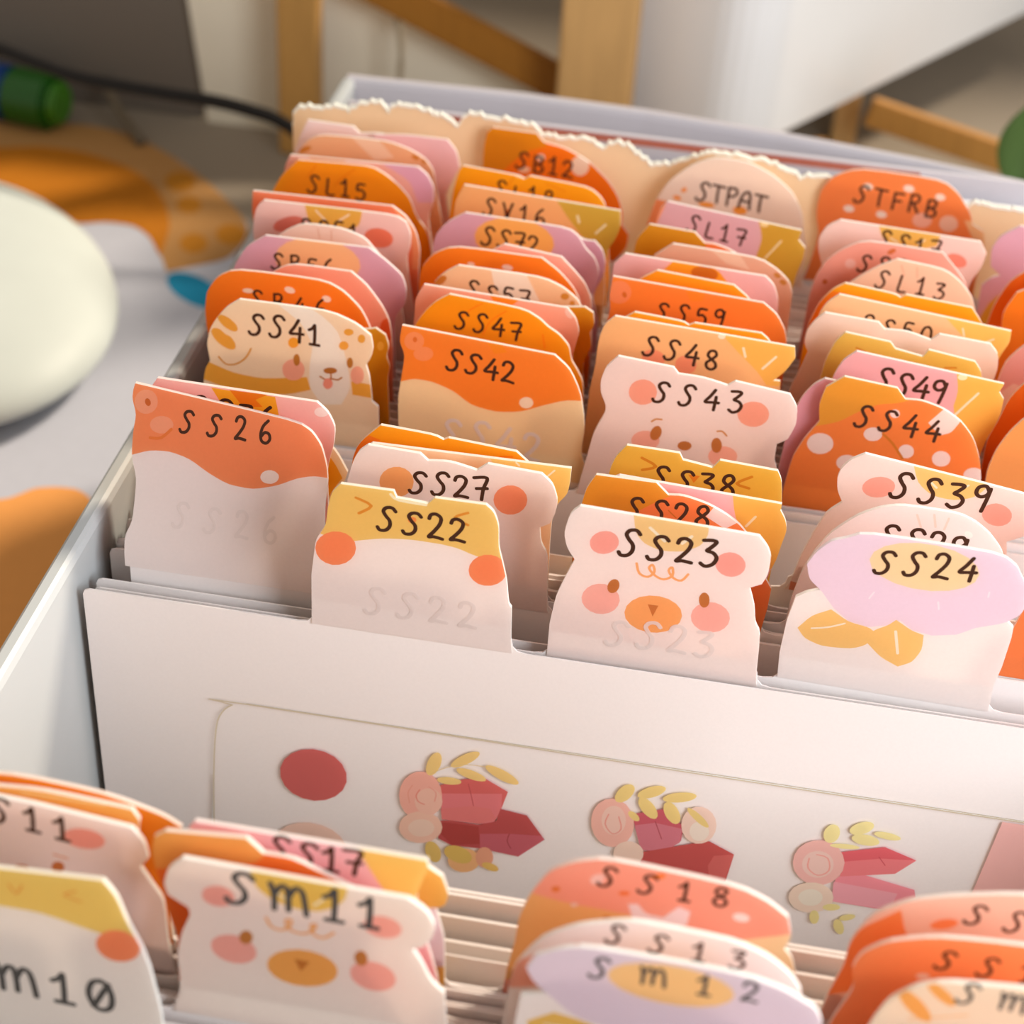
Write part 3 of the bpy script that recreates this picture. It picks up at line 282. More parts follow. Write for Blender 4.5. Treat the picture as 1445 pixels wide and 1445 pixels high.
{"id":"SS26","g":1,"col":0,"y":0.2,"out":[[-0.416,-0.036],[-0.424,0.048],[-0.427,0.128],[-0.397,0.196],[-0.392,0.286],[-0.39,0.381],[-0.419,0.471],[-0.419,0.575],[-0.409,0.648],[-0.432,0.712],[-0.43,0.748],[-0.423,0.776],[0.317,0.71],[0.387,0.678],[0.436,0.623],[0.466,0.545],[0.477,0.485],[0.477,0.433],[0.474,0.381],[0.477,0.319],[0.484,0.278],[0.487,0.215],[0.508,0.092]],"base":"F3E6E0","shapes":[["F58F5C",0,[[-0.47,0.464],[-0.42,0.476],[-0.337,0.507],[-0.247,0.514],[-0.155,0.495],[-0.061,0.445],[0.031,0.41],[0.144,0.404],[0.254,0.435],[0.339,0.477],[0.415,0.497],[0.515,0.495],[0.474,0.911],[-0.492,0.791]]],["F7A37C",0,[[-0.315,0.713],[-0.317,0.695],[-0.325,0.679],[-0.338,0.666],[-0.355,0.658],[-0.374,0.655],[-0.392,0.659],[-0.407,0.669],[-0.417,0.683],[-0.421,0.7],[-0.419,0.717],[-0.411,0.734],[-0.398,0.747],[-0.381,0.755],[-0.362,0.757],[-0.344,0.754],[-0.329,0.744],[-0.319,0.73]]],["C9682F",0,[[-0.348,0.711],[-0.346,0.701],[-0.349,0.693],[-0.357,0.689],[-0.365,0.692],[-0.372,0.7],[-0.374,0.71],[-0.371,0.718],[-0.363,0.722],[-0.355,0.719]]],["F7A37C",0,[[-0.237,0.627],[-0.24,0.614],[-0.248,0.601],[-0.262,0.591],[-0.279,0.585],[-0.298,0.582],[-0.315,0.585],[-0.33,0.591],[-0.34,0.601],[-0.344,0.613],[-0.342,0.626],[-0.334,0.638],[-0.32,0.648],[-0.303,0.655],[-0.284,0.657],[-0.266,0.655],[-0.252,0.649],[-0.242,0.639]]],["E5803F",0.0126,[[-0.341,0.559],[-0.29,0.565],[-0.245,0.607]]],["F6E6DC",0,[[0.257,0.471],[0.255,0.461],[0.249,0.452],[0.238,0.444],[0.225,0.438],[0.21,0.437],[0.196,0.438],[0.184,0.443],[0.176,0.451],[0.173,0.46],[0.175,0.47],[0.181,0.48],[0.192,0.488],[0.205,0.493],[0.22,0.495],[0.234,0.493],[0.245,0.488],[0.254,0.481]]]],"label":"coral topped white tab marked SS26 with one white dot, leftmost in its row","lean":0.42,"text":["SS26",[-0.207,0.576],[0.204,0.585],0.102],"faint":[[-0.21,0.173],[0.266,0.169],0.105]},
{"id":"SS27","g":1,"col":1,"y":0.3398,"out":[[-0.5,0.166],[-0.436,0.462],[-0.414,0.571],[-0.393,0.659],[-0.367,0.715],[-0.328,0.752],[-0.101,0.744],[-0.066,0.712],[0.028,0.724],[0.148,0.698],[0.193,0.74],[0.427,0.727],[0.477,0.682],[0.504,0.603],[0.5,0.529],[0.479,0.472],[0.437,0.443],[0.447,0.358],[0.482,0.299],[0.497,0.01]],"base":"F0DDD6","shapes":[["EBA566",0,[[-0.125,0.591],[-0.129,0.563],[-0.141,0.536],[-0.161,0.514],[-0.186,0.5],[-0.213,0.495],[-0.238,0.501],[-0.259,0.516],[-0.272,0.538],[-0.277,0.565],[-0.273,0.594],[-0.26,0.621],[-0.24,0.642],[-0.215,0.656],[-0.189,0.661],[-0.164,0.655],[-0.144,0.641],[-0.13,0.619]]],["F3926A",0,[[0.374,0.581],[0.371,0.553],[0.359,0.527],[0.341,0.506],[0.318,0.493],[0.292,0.488],[0.268,0.493],[0.247,0.508],[0.233,0.529],[0.227,0.555],[0.23,0.583],[0.242,0.609],[0.26,0.629],[0.284,0.643],[0.309,0.647],[0.333,0.642],[0.353,0.628],[0.368,0.607]]]],"label":"white bear tab marked SS27 with orange ears","text":["SS27",[-0.143,0.512],[0.199,0.535],0.128]},
{"id":"SS25","g":1,"col":4,"y":0.3698,"out":[[-0.516,-0.032],[-0.502,0.075],[-0.49,0.2],[-0.474,0.295],[-0.444,0.466],[-0.394,0.629],[-0.258,0.729],[0.25,0.709],[0.438,0.555],[0.56,0.142]],"base":"F5834A","shapes":[],"label":"orange tab just entering the frame right of the SS24 flower"},
{"id":"SS28","g":1,"col":2,"y":0.3998,"out":[[-0.409,0.233],[-0.413,0.424],[-0.396,0.554],[-0.382,0.642],[-0.346,0.719],[-0.088,0.721],[-0.031,0.666],[0.033,0.674],[0.141,0.648],[0.231,0.604],[0.289,0.562],[0.339,0.504],[0.383,0.377],[0.469,0.242],[0.468,0.129],[0.455,-0.031]],"base":"F58244","shapes":[["DE9028",0,[[-0.447,0.445],[-0.427,0.738],[-0.081,0.758],[-0.024,0.662],[-0.068,0.631],[-0.146,0.565],[-0.215,0.499]]],["F8DCD2",0,[[0.141,0.582],[0.173,0.647],[0.286,0.581],[0.229,0.531]]],["C8702A",0.0061,[[-0.021,0.586],[0.015,0.553]]]],"label":"orange pumpkin tab marked SS28 directly behind the SS23 bear","text":["SS28",[-0.203,0.491],[0.154,0.498],0.123]},
{"id":"PY1","g":1,"col":1,"y":0.4298,"out":[[-0.414,0.487],[-0.37,0.663],[-0.331,0.699],[0.543,0.713],[0.542,0.63],[0.536,0.576],[0.497,0.516],[0.478,0.448],[0.478,0.296]],"base":"FBC79C","shapes":[["F2C468",0,[[0.174,0.723],[0.575,0.729],[0.593,0.511],[0.497,0.516],[0.399,0.563],[0.239,0.641]]],["FBE8CC",0.0088,[[0.304,0.704],[0.318,0.69]]],["FBE8CC",0.0079,[[0.444,0.655],[0.472,0.691]]]],"label":"peach and yellow tab right behind the white SS27 bear"},
{"id":"PY2","g":1,"col":2,"y":0.4607,"out":[[-0.295,0.48],[-0.28,0.669],[-0.25,0.689],[0.453,0.658],[0.451,0.625],[0.48,0.577],[0.494,0.526],[0.482,0.444],[0.473,0.36],[0.445,0.258]],"base":"F3B9BA","shapes":[["F2B955",0,[[0.231,0.717],[0.487,0.696],[0.56,0.28],[0.439,0.299],[0.331,0.457],[0.265,0.552]]],["FBE6C2",0.0113,[[0.318,0.515],[0.352,0.574]]]],"label":"pink and golden leaf tab between SS28 and the SS38 chick"},
{"id":"SS29","g":1,"col":3,"y":0.4907,"out":[[-0.437,-0.098],[-0.431,0.12],[-0.408,0.293],[-0.372,0.409],[-0.316,0.527],[-0.219,0.637],[-0.135,0.691],[-0.047,0.72],[0.191,0.716],[0.27,0.684],[0.342,0.631],[0.411,0.551],[0.455,0.424]],"base":"F5E0DA","shapes":[["EFCFC0",0.0099,[[0.023,0.68],[0.05,0.619]]],["EFCFC0",0.0099,[[0.093,0.692],[0.11,0.63]]],["EFCFC0",0.0099,[[0.156,0.684],[0.148,0.623]]],["FBEDE4",0,[[0.271,0.607],[0.269,0.602],[0.265,0.6],[0.259,0.599],[0.253,0.6],[0.247,0.603],[0.241,0.607],[0.237,0.613],[0.235,0.619],[0.235,0.624],[0.237,0.628],[0.241,0.631],[0.247,0.632],[0.253,0.631],[0.259,0.628],[0.265,0.623],[0.269,0.618],[0.271,0.612]]]],"label":"plain white rounded tab marked SS29 directly behind the SS24 flower","text":["SS29",[-0.114,0.456],[0.26,0.456],0.136]},
{"id":"OR1","g":1,"col":1,"y":0.5207,"out":[[-0.444,0.515],[-0.422,0.598],[-0.391,0.651],[-0.313,0.737],[-0.076,0.724],[-0.032,0.705],[-0.011,0.719],[0.29,0.696],[0.345,0.648],[0.359,0.555]],"base":"F79A12","shapes":[["EF7A1A",0,[[-0.453,0.513],[-0.422,0.609],[-0.365,0.676],[-0.312,0.659],[-0.391,0.598]]],["F07C12",0.0089,[[0.222,0.659],[0.274,0.667]]]],"label":"amber notched tab behind the white SS27 bear, in front of SS42"},
{"id":"SS36","g":1,"col":0,"y":0.56,"out":[[-0.417,0.549],[-0.383,0.713],[-0.332,0.796],[0.391,0.785],[0.44,0.741],[0.473,0.668],[0.467,0.575],[0.45,0.505],[0.432,0.421]],"base":"F7AFA6","shapes":[["E89A1C",0,[[-0.087,0.786],[-0.009,0.783],[0.203,0.783],[0.212,0.73],[0.222,0.654],[0.052,0.626],[-0.035,0.691]]],["E0700E",0,[[-0.003,0.786],[0.169,0.788],[0.113,0.753],[0.145,0.72],[0.055,0.705]]],["FBD8D0",0,[[0.446,0.742],[0.443,0.733],[0.438,0.724],[0.429,0.717],[0.418,0.712],[0.406,0.71],[0.395,0.712],[0.387,0.716],[0.381,0.723],[0.379,0.731],[0.381,0.741],[0.387,0.749],[0.396,0.757],[0.407,0.761],[0.418,0.763],[0.429,0.762],[0.438,0.758],[0.444,0.751]]]],"label":"pink tab marked SS36 with an orange flower, half hidden behind the coral SS26 tab","text":["SS36",[-0.187,0.587],[0.198,0.584],0.133]},
{"id":"SS38","g":1,"col":2,"y":0.619,"out":[[-0.311,0.444],[-0.305,0.593],[-0.283,0.676],[-0.24,0.742],[-0.009,0.738],[0.009,0.705],[0.142,0.686],[0.168,0.73],[0.42,0.716],[0.445,0.668],[0.468,0.499]],"base":"DFAC3E","shapes":[["C87A1E",0.0137,[[-0.17,0.688],[-0.104,0.653],[-0.162,0.624]]],["C87A1E",0.0137,[[0.315,0.668],[0.255,0.622],[0.311,0.605]]],["D9781E",0,[[0.04,0.634],[0.092,0.634],[0.069,0.593]]]],"label":"golden chick tab marked SS38 with squinting eyes","text":["SS38",[-0.115,0.518],[0.247,0.521],0.125]},
{"id":"YF1","g":1,"col":0,"y":0.649,"out":[[-0.397,0.44],[-0.343,0.557],[-0.272,0.595],[0.321,0.585],[0.439,0.49],[0.467,0.447],[0.507,0.365],[0.496,0.315],[0.455,0.266],[0.414,0.132]],"base":"F6DDB8","shapes":[["E9A21C",0,[[-0.276,0.514],[0.32,0.558],[0.416,0.452],[0.456,0.391],[0.484,0.327],[0.444,0.264],[0.396,0.157],[-0.304,0.035]]]],"label":"scalloped golden tab peeping out right of the pink SS36 tab"},
{"id":"SS39","g":1,"col":3,"y":0.7594,"out":[[-0.449,-0.328],[-0.429,0.005],[-0.4,0.184],[-0.365,0.317],[-0.328,0.434],[-0.268,0.5],[-0.3,0.562],[-0.311,0.627],[-0.301,0.682],[-0.269,0.733],[-0.212,0.773],[0.537,0.673],[0.588,0.635],[0.609,0.545],[0.58,0.486],[0.534,0.45],[0.473,0.412],[0.491,0.332]],"base":"F5DCD2","shapes":[["F2C476",0,[[-0.013,0.783],[0.329,0.736],[0.326,0.676],[0.284,0.622],[0.205,0.593],[0.107,0.602],[0.034,0.659]]],["FBEBD0",0.0103,[[0.081,0.68],[0.119,0.647]]],["FBEBD0",0.0103,[[0.211,0.643],[0.25,0.683]]],["F7A693",0,[[-0.058,0.629],[-0.057,0.609],[-0.065,0.59],[-0.08,0.572],[-0.101,0.559],[-0.126,0.552],[-0.15,0.552],[-0.171,0.559],[-0.187,0.572],[-0.196,0.589],[-0.196,0.609],[-0.188,0.628],[-0.173,0.645],[-0.152,0.658],[-0.128,0.665],[-0.104,0.665],[-0.083,0.658],[-0.066,0.646]]],["F7A693",0,[[0.466,0.546],[0.464,0.525],[0.454,0.508],[0.437,0.495],[0.417,0.489],[0.394,0.49],[0.372,0.498],[0.353,0.512],[0.34,0.531],[0.335,0.552],[0.337,0.572],[0.348,0.59],[0.364,0.602],[0.385,0.609],[0.408,0.607],[0.429,0.599],[0.448,0.585],[0.461,0.567]]],["EE9A78",0,[[-0.426,0.021],[-0.281,-0.003],[-0.375,-0.051],[-0.429,-0.068]]]],"label":"pale bear tab marked SS39 with a yellow forehead and pink ears","text":["SS39",[-0.073,0.547],[0.351,0.533],0.143]},
{"id":"SS43","g":1,"col":2,"y":1.3039,"out":[[-0.48,0.041],[-0.46,0.163],[-0.437,0.325],[-0.393,0.439],[-0.391,0.485],[-0.423,0.553],[-0.429,0.62],[-0.41,0.698],[-0.358,0.764],[-0.097,0.743],[-0.071,0.711],[0.044,0.709],[0.162,0.684],[0.195,0.712],[0.453,0.681],[0.497,0.617],[0.506,0.522],[0.479,0.434],[0.432,0.398],[0.434,0.299],[0.452,0.258],[0.488,0.09]],"base":"F1D9D0","shapes":[["F7A288",0,[[-0.159,0.597],[-0.161,0.573],[-0.17,0.55],[-0.186,0.531],[-0.207,0.519],[-0.23,0.515],[-0.253,0.52],[-0.272,0.533],[-0.286,0.553],[-0.292,0.576],[-0.29,0.601],[-0.281,0.624],[-0.265,0.642],[-0.244,0.654],[-0.221,0.658],[-0.198,0.653],[-0.179,0.64],[-0.166,0.621]]],["F7A288",0,[[0.374,0.559],[0.373,0.534],[0.363,0.511],[0.346,0.492],[0.323,0.479],[0.297,0.475],[0.272,0.48],[0.25,0.492],[0.235,0.512],[0.227,0.535],[0.228,0.56],[0.238,0.583],[0.256,0.602],[0.279,0.614],[0.304,0.618],[0.329,0.614],[0.35,0.601],[0.366,0.582]]],["C98444",0.0093,[[-0.168,0.429],[-0.149,0.446],[-0.121,0.448]]],["C98444",0.0093,[[0.146,0.424],[0.169,0.428],[0.193,0.406]]],["F7AD98",0,[[-0.119,0.328],[-0.121,0.308],[-0.131,0.289],[-0.148,0.273],[-0.169,0.263],[-0.193,0.259],[-0.216,0.262],[-0.235,0.272],[-0.248,0.287],[-0.254,0.305],[-0.252,0.325],[-0.242,0.344],[-0.225,0.36],[-0.204,0.37],[-0.18,0.374],[-0.158,0.371],[-0.139,0.361],[-0.125,0.346]]],["F7AD98",0,[[0.258,0.298],[0.257,0.277],[0.247,0.257],[0.23,0.241],[0.209,0.23],[0.185,0.226],[0.161,0.229],[0.141,0.239],[0.127,0.255],[0.12,0.275],[0.122,0.295],[0.131,0.315],[0.148,0.331],[0.17,0.342],[0.194,0.346],[0.217,0.343],[0.237,0.333],[0.252,0.317]]],["BC6F34",0,[[-0.116,0.358],[-0.122,0.344],[-0.129,0.333],[-0.138,0.326],[-0.148,0.324],[-0.156,0.327],[-0.163,0.335],[-0.167,0.347],[-0.168,0.361],[-0.165,0.376],[-0.16,0.39],[-0.152,0.401],[-0.143,0.408],[-0.134,0.41],[-0.126,0.406],[-0.119,0.398],[-0.115,0.387],[-0.114,0.373]]],["BC6F34",0,[[0.178,0.349],[0.178,0.334],[0.175,0.32],[0.17,0.309],[0.162,0.302],[0.153,0.301],[0.144,0.305],[0.137,0.313],[0.131,0.326],[0.127,0.34],[0.127,0.355],[0.13,0.369],[0.135,0.38],[0.143,0.386],[0.152,0.388],[0.16,0.384],[0.168,0.375],[0.174,0.363]]],["BC6F34",0,[[0.036,0.322],[0.035,0.313],[0.03,0.304],[0.022,0.296],[0.012,0.291],[-0.0,0.289],[-0.011,0.291],[-0.021,0.295],[-0.028,0.302],[-0.031,0.311],[-0.03,0.321],[-0.025,0.33],[-0.017,0.337],[-0.006,0.342],[0.006,0.344],[0.017,0.342],[0.026,0.338],[0.033,0.331]]]],"label":"white bear tab marked SS43 with peach ears and raised brows","text":["SS43",[-0.176,0.523],[0.239,0.518],0.124]},
{"id":"SS42","g":1,"col":1,"y":1.3477,"out":[[-0.401,0.129],[-0.408,0.338],[-0.393,0.463],[-0.378,0.586],[-0.407,0.661],[-0.395,0.749],[0.34,0.697],[0.419,0.63],[0.481,0.5],[0.515,0.322],[0.505,0.153],[0.559,0.042]],"base":"FBD3A4","shapes":[["F8862C",0,[[-0.487,0.407],[-0.396,0.434],[-0.33,0.461],[-0.243,0.458],[-0.137,0.422],[-0.047,0.354],[0.077,0.333],[0.197,0.353],[0.315,0.413],[0.415,0.457],[0.552,0.467],[0.511,0.954],[-0.492,0.804]]],["FA955A",0,[[-0.287,0.679],[-0.289,0.661],[-0.297,0.645],[-0.31,0.631],[-0.325,0.623],[-0.342,0.62],[-0.358,0.624],[-0.371,0.633],[-0.38,0.647],[-0.383,0.664],[-0.38,0.682],[-0.372,0.699],[-0.36,0.712],[-0.344,0.721],[-0.328,0.723],[-0.312,0.719],[-0.299,0.71],[-0.29,0.696]]],["D9702C",0,[[-0.321,0.682],[-0.323,0.672],[-0.328,0.666],[-0.334,0.665],[-0.34,0.67],[-0.342,0.679],[-0.34,0.688],[-0.335,0.695],[-0.329,0.696],[-0.323,0.691]]],["FA955A",0,[[-0.24,0.615],[-0.243,0.601],[-0.251,0.588],[-0.263,0.577],[-0.279,0.57],[-0.296,0.567],[-0.312,0.57],[-0.325,0.576],[-0.333,0.587],[-0.337,0.6],[-0.334,0.614],[-0.326,0.627],[-0.313,0.638],[-0.298,0.645],[-0.281,0.648],[-0.265,0.646],[-0.252,0.639],[-0.244,0.628]]],["FBE0C4",0,[[0.256,0.415],[0.255,0.404],[0.249,0.393],[0.241,0.385],[0.23,0.379],[0.218,0.377],[0.206,0.379],[0.197,0.385],[0.19,0.394],[0.187,0.404],[0.189,0.416],[0.194,0.426],[0.203,0.435],[0.214,0.441],[0.226,0.443],[0.237,0.441],[0.247,0.435],[0.253,0.426]]],["EE8A1E",0,[[-0.013,0.76],[0.055,0.755],[0.114,0.678],[0.053,0.66]]]],"label":"orange topped tab marked SS42 with a cream lower half and white dot","text":["SS42",[-0.175,0.517],[0.152,0.488],0.123],"faint":[[-0.196,0.078],[0.304,0.055],0.152]},
{"id":"SS41","g":1,"col":0,"y":1.4145,"out":[[-0.413,0.226],[-0.4,0.307],[-0.372,0.362],[-0.384,0.459],[-0.364,0.546],[-0.33,0.607],[-0.278,0.677],[-0.209,0.732],[0.228,0.734],[0.366,0.684],[0.439,0.627],[0.451,0.56],[0.44,0.502],[0.416,0.456],[0.435,0.388],[0.448,0.247],[0.479,0.223],[0.483,0.076]],"base":"F8D6B4","shapes":[["FBE9DA",0,[[-0.02,0.735],[0.161,0.735],[0.281,0.63],[0.324,0.442],[0.342,0.316],[0.293,0.207],[0.193,0.191],[0.131,0.283],[0.133,0.412],[0.153,0.528],[0.099,0.644]]],["E9A63A",0,[[-0.428,0.367],[-0.373,0.35],[-0.256,0.308],[-0.106,0.296],[0.12,0.341],[0.137,0.269],[0.018,0.221],[-0.159,0.2],[-0.285,0.21],[-0.434,0.251]]],["E9A63A",0,[[0.342,0.352],[0.453,0.348],[0.454,0.269],[0.349,0.274]]],["E3A03A",0,[[-0.226,0.555],[-0.234,0.549],[-0.247,0.548],[-0.263,0.552],[-0.281,0.561],[-0.297,0.573],[-0.31,0.588],[-0.319,0.602],[-0.322,0.616],[-0.32,0.626],[-0.311,0.632],[-0.298,0.633],[-0.282,0.629],[-0.265,0.621],[-0.249,0.608],[-0.235,0.594],[-0.226,0.579],[-0.223,0.566]]],["E3A03A",0,[[-0.241,0.45],[-0.252,0.443],[-0.268,0.441],[-0.288,0.447],[-0.31,0.459],[-0.329,0.475],[-0.345,0.494],[-0.355,0.514],[-0.359,0.531],[-0.354,0.545],[-0.343,0.553],[-0.327,0.554],[-0.307,0.548],[-0.286,0.537],[-0.266,0.52],[-0.25,0.501],[-0.24,0.482],[-0.237,0.464]]],["F8D6B4",0.0101,[[-0.343,0.591],[-0.284,0.531],[-0.235,0.517]]],["E3A03A",0,[[0.354,0.635],[0.353,0.628],[0.348,0.621],[0.342,0.616],[0.334,0.612],[0.326,0.611],[0.318,0.612],[0.311,0.616],[0.307,0.621],[0.306,0.627],[0.307,0.634],[0.311,0.64],[0.318,0.646],[0.326,0.649],[0.334,0.65],[0.342,0.649],[0.348,0.646],[0.353,0.641]]],["E3A03A",0,[[0.412,0.606],[0.409,0.591],[0.399,0.58],[0.387,0.579],[0.377,0.586],[0.374,0.6],[0.377,0.615],[0.387,0.626],[0.399,0.628],[0.409,0.62]]],["EBA23C",0,[[0.33,0.555],[0.328,0.546],[0.324,0.538],[0.318,0.531],[0.31,0.527],[0.301,0.526],[0.293,0.527],[0.287,0.532],[0.283,0.539],[0.281,0.547],[0.283,0.556],[0.287,0.564],[0.293,0.571],[0.301,0.575],[0.31,0.576],[0.318,0.575],[0.324,0.57],[0.328,0.563]]],["CF8A2E",0.0089,[[-0.327,0.39],[-0.291,0.353],[-0.241,0.361],[-0.19,0.404],[-0.16,0.463]]],["F7A98C",0,[[0.109,0.383],[0.105,0.361],[0.095,0.34],[0.08,0.323],[0.061,0.313],[0.041,0.31],[0.022,0.314],[0.007,0.326],[-0.002,0.344],[-0.005,0.365],[-0.002,0.387],[0.009,0.407],[0.024,0.423],[0.043,0.434],[0.063,0.437],[0.081,0.432],[0.096,0.421],[0.106,0.403]]],["F7A98C",0,[[0.407,0.398],[0.405,0.38],[0.4,0.364],[0.39,0.351],[0.379,0.343],[0.367,0.341],[0.356,0.345],[0.347,0.356],[0.341,0.37],[0.339,0.387],[0.341,0.405],[0.347,0.421],[0.356,0.434],[0.367,0.442],[0.379,0.444],[0.39,0.44],[0.399,0.43],[0.405,0.415]]],["B8742A",0,[[0.086,0.436],[0.083,0.414],[0.074,0.4],[0.063,0.398],[0.055,0.41],[0.052,0.43],[0.055,0.452],[0.064,0.466],[0.075,0.468],[0.083,0.456]]],["B8742A",0,[[0.352,0.46],[0.349,0.441],[0.341,0.429],[0.331,0.427],[0.323,0.437],[0.32,0.455],[0.323,0.474],[0.331,0.486],[0.341,0.488],[0.349,0.478]]],["B8702C",0,[[0.272,0.402],[0.27,0.396],[0.264,0.389],[0.255,0.384],[0.244,0.38],[0.231,0.378],[0.22,0.378],[0.211,0.381],[0.205,0.386],[0.203,0.392],[0.205,0.398],[0.211,0.405],[0.22,0.41],[0.232,0.414],[0.244,0.416],[0.255,0.416],[0.264,0.413],[0.27,0.408]]],["B8702C",0.0089,[[0.185,0.356],[0.213,0.342],[0.244,0.351],[0.274,0.349],[0.295,0.366]]],["B8702C",0.0076,[[0.241,0.386],[0.241,0.346]]],["F2967E",0,[[0.25,0.323],[0.248,0.312],[0.244,0.302],[0.237,0.294],[0.229,0.289],[0.22,0.287],[0.212,0.29],[0.206,0.296],[0.201,0.305],[0.2,0.315],[0.202,0.326],[0.206,0.337],[0.213,0.345],[0.221,0.35],[0.229,0.351],[0.237,0.349],[0.244,0.343],[0.248,0.334]]],["EFA02C",0,[[0.082,0.533],[0.08,0.523],[0.075,0.513],[0.068,0.505],[0.059,0.5],[0.049,0.498],[0.041,0.5],[0.034,0.506],[0.029,0.515],[0.028,0.525],[0.029,0.536],[0.034,0.546],[0.042,0.554],[0.051,0.559],[0.06,0.56],[0.069,0.558],[0.076,0.552],[0.08,0.544]]]],"label":"dog face tab marked SS41 with tan collar and cheek blush","text":["SS41",[-0.167,0.528],[0.183,0.515],0.128]},
{"id":"SS44","g":1,"col":3,"y":1.4445,"out":[[-0.483,-0.217],[-0.495,-0.005],[-0.485,0.131],[-0.473,0.25],[-0.436,0.357],[-0.38,0.466],[-0.397,0.561],[-0.379,0.66],[-0.304,0.73],[-0.054,0.705],[-0.008,0.651],[0.069,0.656],[0.177,0.626],[0.268,0.571],[0.343,0.486],[0.393,0.381],[0.425,0.271],[0.429,0.184],[0.46,-0.019]],"base":"F7863E","shapes":[["E39C34",0,[[-0.401,0.434],[-0.46,0.743],[-0.054,0.766],[0.008,0.647],[-0.039,0.624],[-0.128,0.604],[-0.21,0.549],[-0.291,0.477]]],["F8DDD2",0,[[-0.295,0.352],[-0.295,0.33],[-0.303,0.31],[-0.318,0.294],[-0.337,0.284],[-0.358,0.28],[-0.38,0.284],[-0.398,0.295],[-0.412,0.311],[-0.419,0.331],[-0.418,0.352],[-0.41,0.372],[-0.396,0.388],[-0.377,0.399],[-0.355,0.402],[-0.334,0.398],[-0.316,0.388],[-0.302,0.371]]],["F8DDD2",0,[[-0.161,0.261],[-0.162,0.246],[-0.168,0.23],[-0.18,0.218],[-0.196,0.21],[-0.214,0.207],[-0.232,0.209],[-0.248,0.217],[-0.259,0.229],[-0.264,0.244],[-0.264,0.26],[-0.257,0.275],[-0.245,0.288],[-0.229,0.296],[-0.211,0.299],[-0.194,0.296],[-0.178,0.288],[-0.167,0.276]]],["F8DDD2",0,[[-0.078,0.442],[-0.078,0.428],[-0.084,0.415],[-0.093,0.405],[-0.107,0.398],[-0.122,0.395],[-0.136,0.397],[-0.149,0.404],[-0.159,0.415],[-0.164,0.427],[-0.164,0.441],[-0.158,0.454],[-0.148,0.464],[-0.135,0.471],[-0.12,0.474],[-0.105,0.471],[-0.092,0.465],[-0.083,0.454]]],["F8DDD2",0,[[-0.018,0.569],[-0.018,0.561],[-0.02,0.553],[-0.025,0.546],[-0.032,0.542],[-0.04,0.541],[-0.048,0.543],[-0.055,0.547],[-0.06,0.554],[-0.063,0.562],[-0.063,0.57],[-0.06,0.578],[-0.055,0.585],[-0.048,0.589],[-0.041,0.59],[-0.033,0.588],[-0.026,0.584],[-0.021,0.577]]],["F8DDD2",0,[[0.085,0.369],[0.086,0.355],[0.082,0.343],[0.074,0.332],[0.063,0.326],[0.05,0.324],[0.037,0.326],[0.026,0.333],[0.018,0.344],[0.013,0.357],[0.013,0.371],[0.017,0.383],[0.025,0.394],[0.036,0.4],[0.048,0.402],[0.061,0.4],[0.072,0.393],[0.081,0.382]]],["F8DDD2",0,[[0.261,0.356],[0.261,0.34],[0.257,0.325],[0.247,0.313],[0.234,0.306],[0.22,0.303],[0.204,0.306],[0.191,0.314],[0.181,0.326],[0.176,0.341],[0.175,0.357],[0.18,0.371],[0.189,0.383],[0.202,0.391],[0.217,0.393],[0.232,0.39],[0.245,0.382],[0.255,0.37]]],["F8DDD2",0,[[0.433,0.287],[0.433,0.271],[0.428,0.256],[0.417,0.244],[0.403,0.236],[0.387,0.233],[0.37,0.236],[0.356,0.244],[0.345,0.256],[0.339,0.271],[0.338,0.287],[0.344,0.301],[0.354,0.313],[0.368,0.321],[0.385,0.324],[0.401,0.321],[0.416,0.314],[0.427,0.302]]],["F8DDD2",0,[[0.12,0.54],[0.186,0.641],[0.267,0.578],[0.236,0.503],[0.194,0.482],[0.155,0.504]]],["CE7A26",0.0126,[[-0.076,0.445],[-0.021,0.397],[0.039,0.321]]]],"label":"orange pumpkin tab marked SS44 with big white spots","text":["SS44",[-0.218,0.443],[0.185,0.424],0.125]},
{"id":"TN4","g":1,"col":4,"y":1.4745,"out":[[-0.528,0.058],[-0.553,0.287],[-0.537,0.414],[-0.496,0.531],[-0.436,0.633],[-0.296,0.731],[0.096,0.708],[0.273,0.529],[0.369,0.299]],"base":"EDA35C","shapes":[],"label":"tan tab at the right edge behind the SS39 bear"},
{"id":"PK9","g":1,"col":3,"y":1.5045,"out":[[-0.513,-0.113],[-0.53,0.096],[-0.524,0.215],[-0.516,0.404],[-0.479,0.551],[-0.433,0.631],[-0.387,0.668],[-0.088,0.641],[0.062,0.456],[0.156,0.329]],"base":"DFA0AC","shapes":[],"label":"dusky pink rounded tab bulging left of the SS44 pumpkin"},
{"id":"YF2","g":1,"col":0,"y":1.5345,"out":[[-0.319,0.37],[-0.263,0.503],[-0.162,0.563],[0.234,0.556],[0.402,0.587],[0.436,0.598],[0.485,0.566],[0.503,0.507],[0.49,0.443],[0.51,0.389],[0.498,0.324],[0.505,0.197]],"base":"D99A1C","shapes":[["F0BE4A",0,[[0.479,0.504],[0.476,0.487],[0.467,0.476],[0.456,0.474],[0.447,0.483],[0.444,0.498],[0.447,0.514],[0.456,0.526],[0.466,0.527],[0.475,0.519]]]],"label":"mustard scalloped tab edge showing right of the SS41 dog tab"},
